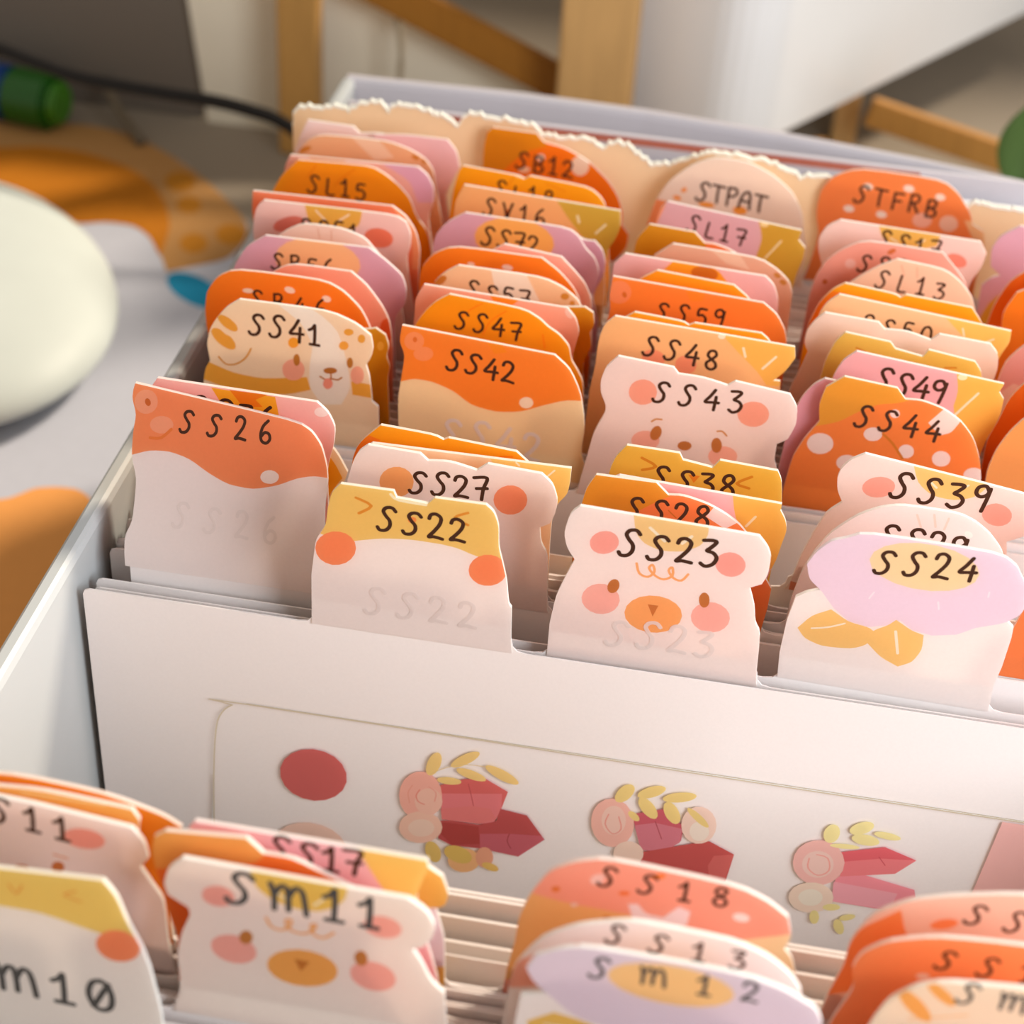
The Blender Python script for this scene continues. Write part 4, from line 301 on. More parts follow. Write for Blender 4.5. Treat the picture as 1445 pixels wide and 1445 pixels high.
{"id":"SS49","g":1,"col":3,"y":1.6229,"out":[[-0.351,0.538],[-0.337,0.632],[-0.309,0.712],[-0.255,0.768],[0.45,0.696],[0.437,0.65],[0.466,0.613],[0.469,0.529],[0.453,0.442],[0.433,0.374],[0.421,0.263]],"base":"EDB0B0","shapes":[["F2BA54",0,[[0.215,0.752],[0.484,0.726],[0.58,0.29],[0.432,0.265],[0.241,0.507],[0.251,0.62]]],["FBE6B8",0,[[0.276,0.707],[0.276,0.702],[0.273,0.696],[0.268,0.692],[0.261,0.689],[0.253,0.687],[0.245,0.688],[0.239,0.691],[0.234,0.695],[0.231,0.7],[0.232,0.706],[0.234,0.711],[0.24,0.716],[0.247,0.719],[0.254,0.72],[0.262,0.719],[0.269,0.717],[0.273,0.712]]],["FBE8C8",0.0117,[[0.259,0.488],[0.344,0.628]]]],"label":"pink and golden leaf tab marked SS49 behind the SS44 pumpkin","text":["SS49",[-0.146,0.543],[0.192,0.52],0.136]},
{"id":"SS48","g":1,"col":2,"y":1.6529,"out":[[-0.506,0.197],[-0.502,0.338],[-0.486,0.489],[-0.483,0.625],[-0.462,0.717],[-0.414,0.77],[0.456,0.73],[0.467,0.671],[0.43,0.587],[0.381,0.529],[0.415,0.529],[0.428,0.406]],"base":"F9BB7E","shapes":[["F2B856",0,[[0.074,0.776],[0.478,0.772],[0.517,0.511],[0.353,0.496],[0.3,0.567],[0.192,0.662]]],["F8966E",0,[[-0.15,0.564],[-0.154,0.548],[-0.165,0.534],[-0.181,0.525],[-0.199,0.52],[-0.219,0.521],[-0.238,0.527],[-0.253,0.539],[-0.262,0.553],[-0.264,0.569],[-0.26,0.585],[-0.25,0.599],[-0.234,0.608],[-0.215,0.613],[-0.195,0.612],[-0.177,0.606],[-0.162,0.594],[-0.153,0.58]]],["F8966E",0,[[0.005,0.55],[0.001,0.532],[-0.008,0.517],[-0.022,0.506],[-0.04,0.501],[-0.058,0.502],[-0.075,0.509],[-0.088,0.521],[-0.097,0.537],[-0.099,0.555],[-0.096,0.572],[-0.086,0.587],[-0.072,0.598],[-0.054,0.603],[-0.036,0.602],[-0.019,0.595],[-0.006,0.583],[0.003,0.567]]],["FBE8C8",0.0125,[[0.215,0.688],[0.231,0.64]]],["FBE8C8",0.0125,[[0.321,0.587],[0.376,0.663]]],["FCE6C8",0,[[0.124,0.74],[0.121,0.73],[0.113,0.723],[0.101,0.722],[0.091,0.726],[0.086,0.734],[0.089,0.743],[0.097,0.75],[0.109,0.752],[0.119,0.748]]]],"label":"peach tab marked SS48 with a golden leaf corner, behind the SS43 bear","text":["SS48",[-0.264,0.556],[0.097,0.524],0.118]},
{"id":"SS47","g":1,"col":1,"y":1.6829,"out":[[-0.43,0.472],[-0.393,0.568],[-0.345,0.648],[-0.298,0.705],[-0.231,0.754],[0.139,0.726],[0.22,0.683],[0.261,0.645],[0.322,0.609],[0.375,0.55],[0.39,0.473],[0.424,0.421],[0.458,0.357],[0.468,0.242]],"base":"FB9A10","shapes":[["F2820C",0.0074,[[-0.065,0.729],[-0.121,0.687],[-0.168,0.636]]],["F2820C",0.0074,[[0.053,0.702],[-0.021,0.635],[-0.056,0.552]]],["F2820C",0.0083,[[0.24,0.597],[0.255,0.52]]],["EE8A10",0,[[-0.114,0.52],[-0.015,0.513],[-0.053,0.473]]]],"label":"amber tab marked SS47 directly behind SS42","text":["SS47",[-0.199,0.543],[0.13,0.529],0.11]},
{"id":"SB46","g":1,"col":0,"y":1.7129,"out":[[-0.451,0.207],[-0.481,0.355],[-0.484,0.469],[-0.47,0.574],[-0.41,0.667],[-0.317,0.722],[0.132,0.723],[0.231,0.677],[0.321,0.589],[0.371,0.484],[0.382,0.371]],"base":"F57E1C","shapes":[["FBDDC8",0,[[-0.228,0.609],[-0.23,0.604],[-0.235,0.6],[-0.243,0.596],[-0.253,0.594],[-0.262,0.594],[-0.271,0.595],[-0.279,0.598],[-0.283,0.601],[-0.284,0.606],[-0.282,0.611],[-0.277,0.615],[-0.269,0.619],[-0.259,0.621],[-0.25,0.621],[-0.241,0.62],[-0.233,0.617],[-0.229,0.613]]],["FBDDC8",0,[[-0.015,0.636],[-0.018,0.63],[-0.025,0.626],[-0.033,0.624],[-0.042,0.624],[-0.051,0.626],[-0.059,0.63],[-0.065,0.636],[-0.068,0.643],[-0.067,0.649],[-0.064,0.655],[-0.057,0.659],[-0.049,0.661],[-0.04,0.661],[-0.031,0.659],[-0.023,0.654],[-0.017,0.648],[-0.014,0.642]]],["FBDDC8",0,[[0.168,0.614],[0.165,0.608],[0.16,0.604],[0.152,0.601],[0.144,0.601],[0.137,0.603],[0.13,0.607],[0.125,0.613],[0.123,0.619],[0.123,0.625],[0.127,0.631],[0.132,0.635],[0.14,0.638],[0.148,0.638],[0.155,0.636],[0.162,0.632],[0.167,0.626],[0.169,0.62]]]],"label":"orange toadstool tab marked SB46 with white spots, just behind the SS41 dog","text":["SB46",[-0.245,0.496],[0.14,0.494],0.102]},
{"id":"OR6","g":1,"col":4,"y":1.7429,"out":[[-0.53,0.126],[-0.541,0.295],[-0.508,0.426],[-0.485,0.553],[-0.425,0.664],[-0.278,0.747],[0.091,0.726],[0.269,0.553],[0.366,0.32]],"base":"DE6818","shapes":[],"label":"rust orange tab at the right edge beside SS49"},
{"id":"OR3","g":1,"col":2,"y":1.7729,"out":[[-0.387,0.591],[-0.373,0.699],[-0.328,0.736],[-0.091,0.72],[-0.06,0.702],[-0.033,0.719],[0.293,0.711],[0.341,0.674],[0.392,0.553]],"base":"F6A31C","shapes":[],"label":"thin amber notched tab between SS48 and SS59"},
{"id":"PK5","g":1,"col":1,"y":1.8029,"out":[[-0.433,0.377],[-0.425,0.539],[-0.424,0.63],[-0.381,0.72],[0.338,0.693],[0.386,0.638],[0.407,0.563],[0.393,0.481],[0.38,0.398]],"base":"F3A98C","shapes":[["EF8A1C",0,[[-0.056,0.718],[0.102,0.708],[0.065,0.669],[-0.024,0.667]]],["F9C4B0",0,[[0.366,0.68],[0.372,0.662],[0.37,0.645],[0.361,0.637],[0.347,0.64],[0.334,0.653],[0.327,0.671],[0.329,0.688],[0.339,0.696],[0.353,0.693]]]],"label":"salmon tab directly behind the amber SS47 tab"},
{"id":"CH2","g":1,"col":3,"y":1.8329,"out":[[-0.395,0.365],[-0.386,0.459],[-0.378,0.563],[-0.349,0.68],[-0.307,0.742],[-0.086,0.72],[-0.056,0.686],[0.081,0.663],[0.101,0.705],[0.328,0.673],[0.369,0.623],[0.39,0.536]],"base":"DFB44E","shapes":[["C9791E",0.0089,[[-0.242,0.665],[-0.192,0.648]]],["C9791E",0.0089,[[0.193,0.618],[0.248,0.627]]]],"label":"mustard chick tab with notched top behind SS49"},
{"id":"PK1","g":1,"col":0,"y":1.8629,"out":[[-0.255,0.533],[-0.16,0.655],[-0.067,0.707],[0.235,0.704],[0.316,0.639],[0.398,0.527],[0.437,0.441],[0.452,0.291]],"base":"F7A283","shapes":[["E2622A",0,[[0.455,0.397],[0.454,0.373],[0.448,0.351],[0.438,0.334],[0.427,0.324],[0.414,0.322],[0.403,0.328],[0.393,0.343],[0.386,0.363],[0.384,0.386],[0.386,0.41],[0.392,0.432],[0.401,0.449],[0.413,0.459],[0.425,0.461],[0.437,0.455],[0.446,0.441],[0.453,0.421]]]],"label":"salmon tab rising behind the orange SB46 toadstool"},
{"id":"YF3","g":1,"col":1,"y":1.8929,"out":[[-0.332,0.456],[-0.295,0.576],[-0.237,0.63],[0.261,0.636],[0.417,0.659],[0.461,0.632],[0.472,0.565],[0.453,0.517],[0.469,0.439],[0.432,0.34]],"base":"DE9418","shapes":[],"label":"golden scalloped tab edge right of the salmon tab behind SS47"},
{"id":"WB3","g":1,"col":3,"y":1.9829,"out":[[-0.516,0.286],[-0.477,0.422],[-0.457,0.517],[-0.485,0.57],[-0.481,0.639],[-0.452,0.7],[-0.411,0.75],[-0.145,0.735],[-0.11,0.701],[-0.001,0.706],[0.12,0.674],[0.155,0.713],[0.406,0.695],[0.452,0.646],[0.468,0.569],[0.46,0.465]],"base":"F0D4C2","shapes":[],"label":"cream notched bear tab behind the mustard chick"},
{"id":"SS57","g":1,"col":1,"y":2.0256,"out":[[-0.4,0.485],[-0.373,0.615],[-0.314,0.68],[-0.25,0.726],[0.176,0.72],[0.288,0.678],[0.363,0.621],[0.394,0.568],[0.391,0.511],[0.358,0.424]],"base":"F6C496","shapes":[["FAE0C8",0,[[-0.085,0.736],[0.095,0.728],[0.175,0.582],[0.005,0.545],[-0.06,0.627]]],["D18A30",0,[[0.322,0.632],[0.321,0.625],[0.318,0.619],[0.312,0.614],[0.305,0.61],[0.298,0.609],[0.29,0.61],[0.284,0.614],[0.28,0.619],[0.278,0.625],[0.279,0.632],[0.282,0.638],[0.288,0.644],[0.295,0.647],[0.302,0.648],[0.31,0.647],[0.316,0.643],[0.32,0.638]]],["D18A30",0,[[0.354,0.597],[0.352,0.587],[0.345,0.58],[0.337,0.579],[0.329,0.584],[0.326,0.593],[0.328,0.602],[0.334,0.609],[0.343,0.61],[0.35,0.606]]],["D18A30",0,[[0.258,0.571],[0.256,0.565],[0.25,0.561],[0.243,0.56],[0.237,0.563],[0.234,0.568],[0.236,0.573],[0.242,0.577],[0.249,0.579],[0.255,0.576]]],["C9782A",0,[[-0.309,0.653],[-0.307,0.645],[-0.31,0.635],[-0.317,0.623],[-0.326,0.612],[-0.338,0.603],[-0.351,0.596],[-0.362,0.592],[-0.372,0.593],[-0.377,0.597],[-0.379,0.605],[-0.376,0.616],[-0.369,0.627],[-0.36,0.638],[-0.348,0.648],[-0.335,0.655],[-0.324,0.658],[-0.315,0.657]]]],"label":"dog tab marked SS57 with brown freckles","text":["SS57",[-0.207,0.531],[0.119,0.51],0.108]},
{"id":"SS59","g":1,"col":2,"y":2.0591,"out":[[-0.488,0.336],[-0.484,0.466],[-0.466,0.572],[-0.48,0.65],[-0.47,0.758],[0.288,0.718],[0.364,0.662],[0.415,0.579],[0.434,0.512],[0.444,0.386]],"base":"F78330","shapes":[["F68E58",0,[[-0.371,0.683],[-0.373,0.66],[-0.382,0.639],[-0.396,0.622],[-0.416,0.611],[-0.437,0.608],[-0.458,0.613],[-0.475,0.625],[-0.488,0.643],[-0.493,0.665],[-0.491,0.688],[-0.483,0.709],[-0.468,0.725],[-0.449,0.736],[-0.427,0.739],[-0.407,0.734],[-0.39,0.722],[-0.377,0.704]]],["CF6A24",0,[[-0.394,0.669],[-0.392,0.659],[-0.394,0.65],[-0.401,0.646],[-0.409,0.649],[-0.415,0.657],[-0.417,0.668],[-0.414,0.677],[-0.408,0.68],[-0.4,0.678]]],["EE8624",0,[[-0.119,0.759],[-0.001,0.754],[-0.012,0.685],[-0.071,0.676]]]],"label":"orange tab marked SS59 with a snout bump on its left","text":["SS59",[-0.239,0.531],[0.108,0.526],0.107]},
{"id":"SB56","g":1,"col":0,"y":2.0891,"out":[[-0.441,0.368],[-0.453,0.461],[-0.434,0.533],[-0.368,0.646],[-0.267,0.719],[0.273,0.725],[0.356,0.669],[0.392,0.64],[0.449,0.591],[0.473,0.514],[0.468,0.42],[0.422,0.355],[0.413,0.27]],"base":"DBA7B4","shapes":[["F4B983",0,[[0.231,0.605],[0.211,0.558],[0.167,0.516],[0.103,0.485],[0.026,0.469],[-0.053,0.47],[-0.125,0.488],[-0.181,0.52],[-0.214,0.562],[-0.221,0.61],[-0.2,0.657],[-0.155,0.698],[-0.09,0.728],[-0.015,0.743],[0.063,0.742],[0.133,0.725],[0.189,0.694],[0.223,0.652]]]],"label":"lilac flower tab marked SB56 with a peach centre","text":["SB56",[-0.241,0.512],[0.088,0.51],0.104]},
{"id":"PK10","g":1,"col":4,"y":2.1191,"out":[[-0.479,0.141],[-0.494,0.376],[-0.48,0.526],[-0.411,0.636],[-0.292,0.72],[0.04,0.697],[0.215,0.551],[0.324,0.272]],"base":"E5A396","shapes":[["EFC8B4",0,[[-0.498,0.312],[-0.413,0.41],[-0.302,0.385],[-0.308,0.256],[-0.441,0.213]]]],"label":"rose tab at the right edge beside SS50"},
{"id":"SS50","g":1,"col":3,"y":2.1585,"out":[[-0.436,0.508],[-0.426,0.636],[-0.399,0.708],[-0.344,0.764],[0.519,0.682],[0.525,0.62],[0.5,0.548],[0.475,0.439]],"base":"F9C493","shapes":[["F2C160",0,[[0.154,0.746],[0.55,0.715],[0.593,0.434],[0.465,0.484],[0.314,0.6]]],["FBE8C8",0.0092,[[0.284,0.663],[0.3,0.62]]],["FBE8C8",0.0092,[[0.411,0.603],[0.445,0.625]]]],"label":"peach and yellow tab marked SS50, fourth column","text":["SS50",[-0.216,0.553],[0.138,0.526],0.103]},
{"id":"OR4","g":1,"col":2,"y":2.1994,"out":[[-0.393,0.573],[-0.348,0.682],[-0.26,0.746],[0.132,0.718],[0.232,0.642],[0.28,0.511]],"base":"F79B16","shapes":[],"label":"amber tab directly behind the SS59 tab"},
{"id":"TS1","g":1,"col":1,"y":2.2294,"out":[[-0.469,0.347],[-0.491,0.474],[-0.475,0.581],[-0.415,0.664],[-0.309,0.722],[0.146,0.716],[0.242,0.65],[0.319,0.569],[0.361,0.494],[0.376,0.367]],"base":"F8801A","shapes":[["FBD8C4",0,[[-0.0,0.634],[-0.003,0.628],[-0.008,0.624],[-0.016,0.621],[-0.025,0.62],[-0.035,0.621],[-0.044,0.624],[-0.051,0.628],[-0.056,0.633],[-0.057,0.639],[-0.054,0.644],[-0.049,0.649],[-0.041,0.651],[-0.031,0.653],[-0.021,0.652],[-0.012,0.649],[-0.005,0.645],[-0.001,0.639]]],["FBD8C4",0,[[-0.198,0.628],[-0.203,0.621],[-0.213,0.618],[-0.226,0.619],[-0.235,0.624],[-0.238,0.632],[-0.233,0.638],[-0.223,0.641],[-0.21,0.64],[-0.201,0.635]]]],"label":"orange toadstool tab between the SS57 dog and the SS72 flower"},
{"id":"WB1","g":1,"col":0,"y":2.2594,"out":[[-0.313,0.564],[-0.216,0.664],[-0.115,0.724],[0.089,0.724],[0.214,0.684],[0.266,0.623],[0.33,0.551],[0.383,0.489]],"base":"EBCBBB","shapes":[["D9A890",0.0062,[[-0.037,0.706],[-0.027,0.651]]],["D9A890",0.0062,[[0.036,0.705],[0.036,0.648]]]],"label":"plain cream rounded tab between the SB56 flower and the SS51 bear"},
{"id":"PK6","g":1,"col":1,"y":2.2894,"out":[[-0.207,0.599],[-0.128,0.685],[-0.059,0.735],[0.24,0.703],[0.317,0.628],[0.373,0.567],[0.413,0.48],[0.421,0.386]],"base":"F2AC94","shapes":[],"label":"salmon tab behind the orange toadstool, in front of SS72"},
{"id":"OR5","g":1,"col":3,"y":2.3194,"out":[[-0.468,0.361],[-0.458,0.492],[-0.427,0.613],[-0.371,0.702],[-0.314,0.744],[-0.057,0.719],[-0.029,0.702],[-0.004,0.722],[0.33,0.697],[0.398,0.616],[0.426,0.521]],"base":"F7A216","shapes":[["F68322",0,[[-0.488,0.358],[-0.444,0.599],[-0.369,0.691],[-0.299,0.689],[-0.382,0.585],[-0.428,0.367]]]],"label":"thin amber notched tab in front of the SL13 tab"},
{"id":"PK8","g":1,"col":2,"y":2.3494,"out":[[-0.493,0.474],[-0.496,0.613],[-0.491,0.672],[-0.44,0.736],[0.285,0.709],[0.336,0.665],[0.367,0.589],[0.377,0.485]],"base":"E9B3AE","shapes":[["F29C1E",0,[[-0.236,0.674],[-0.182,0.739],[0.031,0.724],[0.102,0.642],[-0.006,0.615]]],["CB6C18",0,[[0.046,0.681],[0.042,0.667],[0.03,0.654],[0.011,0.646],[-0.012,0.641],[-0.036,0.641],[-0.059,0.647],[-0.078,0.656],[-0.09,0.668],[-0.094,0.683],[-0.09,0.696],[-0.078,0.709],[-0.059,0.717],[-0.036,0.722],[-0.012,0.721],[0.011,0.716],[0.03,0.707],[0.042,0.695]]]],"label":"pink tab with an orange and brown flower centre, middle column"},
{"id":"SS51","g":1,"col":0,"y":2.467,"out":[[-0.429,0.415],[-0.448,0.507],[-0.44,0.602],[-0.421,0.675],[-0.382,0.717],[0.324,0.729],[0.388,0.694],[0.415,0.628],[0.412,0.546],[0.392,0.472]],"base":"F1CBC0","shapes":[["E2AE48",0,[[-0.165,0.756],[0.149,0.759],[0.15,0.707],[0.134,0.635],[0.049,0.577],[-0.08,0.571],[-0.143,0.632]]],["F6E0C0",0.0105,[[-0.1,0.696],[-0.047,0.645]]],["F6E0C0",0.0105,[[0.028,0.655],[0.081,0.697]]],["DC7D6A",0,[[-0.168,0.631],[-0.17,0.616],[-0.181,0.598],[-0.201,0.58],[-0.228,0.563],[-0.257,0.551],[-0.285,0.544],[-0.31,0.543],[-0.327,0.548],[-0.335,0.56],[-0.333,0.575],[-0.322,0.594],[-0.301,0.612],[-0.275,0.628],[-0.246,0.641],[-0.218,0.648],[-0.193,0.648],[-0.176,0.643]]],["EA7E5C",0,[[0.32,0.576],[0.312,0.556],[0.296,0.539],[0.273,0.527],[0.246,0.522],[0.219,0.523],[0.194,0.531],[0.175,0.546],[0.164,0.564],[0.162,0.585],[0.17,0.604],[0.186,0.621],[0.209,0.633],[0.236,0.639],[0.263,0.637],[0.288,0.629],[0.307,0.615],[0.318,0.597]]]],"label":"pale bear tab marked SS51 with a gold forehead patch and red cheeks","text":["SS51",[-0.193,0.525],[0.124,0.523],0.106]},
{"id":"DG2","g":1,"col":2,"y":2.5286,"out":[[-0.33,0.516],[-0.297,0.65],[-0.208,0.732],[0.24,0.715],[0.344,0.66],[0.414,0.601],[0.442,0.534],[0.445,0.464],[0.449,0.296]],"base":"E0A888","shapes":[["E9BFA0",0,[[-0.035,0.745],[0.13,0.734],[0.204,0.64],[0.079,0.657]]],["C67F34",0,[[0.368,0.617],[0.362,0.612],[0.351,0.611],[0.339,0.617],[0.331,0.626],[0.33,0.635],[0.336,0.641],[0.347,0.641],[0.359,0.636],[0.367,0.627]]],["C67F34",0,[[0.404,0.582],[0.397,0.575],[0.386,0.574],[0.374,0.579],[0.367,0.589],[0.366,0.6],[0.373,0.607],[0.384,0.608],[0.396,0.602],[0.403,0.592]]]],"label":"dusty tan dog tab behind the pink flower tab, middle column"},
{"id":"RS1","g":1,"col":0,"y":2.5586,"out":[[-0.464,0.481],[-0.477,0.598],[-0.467,0.716],[0.293,0.729],[0.368,0.68],[0.424,0.594],[0.448,0.491],[0.445,0.371]],"base":"EA8258","shapes":[["F2A06E",0,[[0.293,0.729],[0.368,0.68],[0.424,0.594],[0.448,0.491],[0.445,0.371],[0.407,0.365],[0.41,0.497],[0.37,0.61]]]],"label":"coral strip of a tab directly behind the SS51 bear"},
{"id":"SS72","g":1,"col":1,"y":2.5886,"out":[[-0.468,0.401],[-0.49,0.493],[-0.473,0.578],[-0.412,0.663],[-0.319,0.728],[0.228,0.717],[0.294,0.674],[0.331,0.61],[0.387,0.559],[0.414,0.492],[0.414,0.432],[0.384,0.343]],"base":"DAA5B0","shapes":[["F2AE58",0,[[0.166,0.6],[0.151,0.554],[0.111,0.513],[0.052,0.484],[-0.02,0.468],[-0.096,0.469],[-0.165,0.487],[-0.221,0.518],[-0.255,0.559],[-0.264,0.606],[-0.248,0.652],[-0.207,0.692],[-0.148,0.72],[-0.077,0.735],[-0.003,0.734],[0.066,0.717],[0.121,0.687],[0.156,0.646]]]],"label":"lilac flower tab marked SS72 with a gold centre","text":["SS72",[-0.226,0.533],[0.079,0.515],0.114]},
{"id":"TS4","g":1,"col":4,"y":2.6326,"out":[[-0.414,0.134],[-0.439,0.373],[-0.461,0.521],[-0.415,0.647],[-0.273,0.735],[0.055,0.716],[0.233,0.582],[0.344,0.297]],"base":"F5851C","shapes":[],"label":"bright orange tab at the right edge in front of the burnt orange one"},
{"id":"SL13","g":1,"col":3,"y":2.6626,"out":[[-0.351,0.346],[-0.314,0.507],[-0.227,0.603],[-0.138,0.68],[-0.047,0.736],[0.201,0.712],[0.293,0.655],[0.371,0.573],[0.408,0.483],[0.424,0.366]],"base":"F6CBAC","shapes":[["F0B898",0.0098,[[-0.02,0.703],[0.005,0.648]]],["F0B898",0.0098,[[0.061,0.703],[0.072,0.646]]]],"label":"cream rounded tab marked SL13","text":["SL13",[-0.134,0.536],[0.224,0.516],0.106]},
{"id":"LF1","g":1,"col":1,"y":2.6926,"out":[[-0.272,0.433],[-0.246,0.568],[-0.173,0.614],[0.252,0.626],[0.318,0.6],[0.371,0.602],[0.417,0.555],[0.441,0.475],[0.432,0.39],[0.387,0.286]],"base":"D8A0B0","shapes":[],"label":"second lilac flower tab peeping right of SS72"},
{"id":"PU1","g":1,"col":2,"y":2.7226,"out":[[-0.418,0.397],[-0.417,0.553],[-0.409,0.637],[-0.35,0.727],[-0.108,0.714],[-0.049,0.658],[0.003,0.66],[0.089,0.637],[0.168,0.595],[0.255,0.495]],"base":"EE7C38","shapes":[["D38C18",0,[[-0.434,0.395],[-0.446,0.748],[-0.102,0.75],[-0.037,0.642],[-0.114,0.584],[-0.231,0.496]]]],"label":"ochre stalked pumpkin tab half hiding the SL17 tab"},
{"id":"PU4","g":1,"col":4,"y":2.8104,"out":[[-0.465,0.061],[-0.497,0.304],[-0.485,0.459],[-0.434,0.618],[-0.313,0.732],[0.02,0.713],[0.176,0.6],[0.276,0.355]],"base":"E4701C","shapes":[],"label":"burnt orange tab below the lilac flower at the right edge"},
{"id":"DN1","g":1,"col":3,"y":2.8421,"out":[[-0.453,0.227],[-0.451,0.351],[-0.438,0.474],[-0.393,0.588],[-0.313,0.671],[-0.209,0.732],[0.196,0.714],[0.285,0.627],[0.352,0.553],[0.398,0.428]],"base":"EBA490","shapes":[["CE6F38",0,[[-0.047,0.699],[-0.045,0.694],[-0.046,0.688],[-0.05,0.682],[-0.056,0.675],[-0.063,0.67],[-0.07,0.667],[-0.077,0.666],[-0.083,0.667],[-0.086,0.67],[-0.088,0.675],[-0.086,0.681],[-0.083,0.687],[-0.077,0.693],[-0.07,0.699],[-0.063,0.702],[-0.056,0.703],[-0.05,0.702]]],["C96832",0,[[-0.368,0.458],[-0.369,0.448],[-0.376,0.441],[-0.385,0.439],[-0.393,0.444],[-0.397,0.453],[-0.396,0.464],[-0.39,0.471],[-0.381,0.472],[-0.372,0.467]]],["F3C4B8",0,[[-0.238,0.587],[-0.238,0.577],[-0.242,0.568],[-0.248,0.56],[-0.257,0.556],[-0.267,0.554],[-0.277,0.556],[-0.286,0.561],[-0.292,0.569],[-0.295,0.578],[-0.295,0.588],[-0.292,0.597],[-0.285,0.605],[-0.276,0.609],[-0.266,0.611],[-0.257,0.609],[-0.248,0.604],[-0.242,0.596]]]],"label":"rose doughnut tab behind SL13","text":["SS73",[-0.226,0.529],[0.1,0.516],0.107]},
{"id":"SV16","g":1,"col":1,"y":2.8792,"out":[[-0.436,0.372],[-0.431,0.543],[-0.424,0.639],[-0.379,0.742],[0.478,0.704],[0.489,0.611],[0.464,0.524],[0.434,0.471],[0.421,0.372]],"base":"EDB070","shapes":[["CFA63C",0,[[0.111,0.747],[0.496,0.741],[0.528,0.509],[0.42,0.384],[0.302,0.501],[0.195,0.629]]],["F6E4B8",0.0128,[[0.249,0.643],[0.261,0.603]]],["F6E4B8",0.0128,[[0.357,0.551],[0.406,0.611]]],["D86A20",0.0128,[[-0.13,0.626],[-0.148,0.564]]]],"label":"peach and olive tab marked SV16","text":["SV16",[-0.268,0.559],[0.071,0.535],0.109]},
{"id":"SL17","g":1,"col":2,"y":2.9468,"out":[[-0.353,0.431],[-0.333,0.603],[-0.312,0.713],[-0.275,0.759],[0.454,0.687],[0.447,0.629],[0.488,0.587],[0.488,0.515],[0.467,0.427],[0.454,0.303]],"base":"DCAAAC","shapes":[["CF9E34",0,[[0.21,0.738],[0.486,0.717],[0.561,0.306],[0.441,0.313],[0.233,0.491],[0.254,0.614]]],["F0D090",0,[[0.275,0.7],[0.275,0.694],[0.271,0.688],[0.266,0.684],[0.259,0.681],[0.251,0.68],[0.243,0.681],[0.237,0.684],[0.232,0.688],[0.23,0.693],[0.23,0.699],[0.234,0.704],[0.239,0.709],[0.246,0.712],[0.254,0.713],[0.262,0.712],[0.269,0.709],[0.273,0.705]]],["F3DFB0",0.0105,[[0.284,0.496],[0.355,0.61]]],["F79868",0,[[-0.363,0.527],[-0.3,0.749],[-0.28,0.762],[-0.319,0.629]]]],"label":"pink and mustard tab marked SL17 in front of STPAT","text":["SL17",[-0.158,0.574],[0.159,0.528],0.107]},
{"id":"SL15","g":1,"col":0,"y":2.9879,"out":[[-0.508,0.428],[-0.477,0.517],[-0.424,0.615],[-0.332,0.714],[0.078,0.732],[0.167,0.688],[0.245,0.627],[0.302,0.563],[0.338,0.459],[0.401,0.382],[0.427,0.274],[0.436,0.137]],"base":"F6980F","shapes":[["E58208",0.009,[[-0.01,0.7],[-0.077,0.643],[-0.122,0.589]]],["E58208",0.009,[[-0.232,0.694],[-0.278,0.616]]]],"label":"amber tab marked SL15 on the far left column","text":["SL15",[-0.28,0.508],[0.046,0.498],0.111]},
{"id":"BR3","g":1,"col":3,"y":3.0194,"out":[[-0.393,0.433],[-0.438,0.547],[-0.444,0.619],[-0.414,0.694],[-0.348,0.741],[0.404,0.714],[0.446,0.649],[0.439,0.565],[0.404,0.487],[0.391,0.4]],"base":"F3D3C6","shapes":[["E4B453",0,[[-0.153,0.766],[0.19,0.743],[0.181,0.659],[0.084,0.619],[-0.045,0.633],[-0.114,0.665]]],["F6E0B8",0.0102,[[-0.068,0.671],[-0.028,0.653]]],["F6E0B8",0.0102,[[0.082,0.657],[0.113,0.685]]],["EE9078",0,[[0.357,0.572],[0.352,0.56],[0.341,0.551],[0.325,0.546],[0.306,0.546],[0.286,0.551],[0.268,0.56],[0.253,0.573],[0.245,0.587],[0.243,0.601],[0.248,0.613],[0.259,0.623],[0.275,0.627],[0.294,0.627],[0.314,0.622],[0.332,0.613],[0.346,0.601],[0.355,0.586]]]],"label":"pale bear tab with yellow patch, in front of STFRB","text":["SS17",[-0.132,0.591],[0.199,0.566],0.107]},
{"id":"PK3","g":1,"col":0,"y":3.0494,"out":[[-0.432,0.506],[-0.429,0.627],[-0.394,0.706],[0.33,0.73],[0.386,0.688],[0.421,0.621],[0.424,0.525],[0.393,0.423]],"base":"E8AE9C","shapes":[["DFA8B8",0,[[0.086,0.743],[0.33,0.73],[0.386,0.688],[0.421,0.621],[0.424,0.525],[0.335,0.513],[0.287,0.639],[0.198,0.687]]],["E08B3C",0,[[-0.293,0.709],[-0.069,0.716],[-0.114,0.693],[-0.248,0.687]]]],"label":"dusty pink tab behind the amber SL15 tab"},
{"id":"SL18","g":1,"col":1,"y":3.1096,"out":[[-0.493,0.418],[-0.477,0.591],[-0.448,0.714],[-0.427,0.741],[-0.118,0.723],[-0.084,0.706],[-0.052,0.729],[0.277,0.705],[0.347,0.655],[0.382,0.599]],"base":"F6A010","shapes":[["E58A08",0.0088,[[-0.139,0.708],[-0.18,0.655]]],["E58A08",0.0088,[[0.037,0.696],[0.149,0.664]]],["FBD08A",0,[[-0.075,0.717],[-0.077,0.713],[-0.084,0.711],[-0.093,0.709],[-0.103,0.71],[-0.115,0.711],[-0.125,0.714],[-0.133,0.718],[-0.138,0.723],[-0.139,0.727],[-0.136,0.731],[-0.13,0.733],[-0.121,0.735],[-0.11,0.734],[-0.099,0.733],[-0.089,0.73],[-0.081,0.726],[-0.076,0.721]]]],"label":"amber notched tab in front of the SB12 pumpkin","text":["SL18",[-0.247,0.556],[0.082,0.534],0.107]},
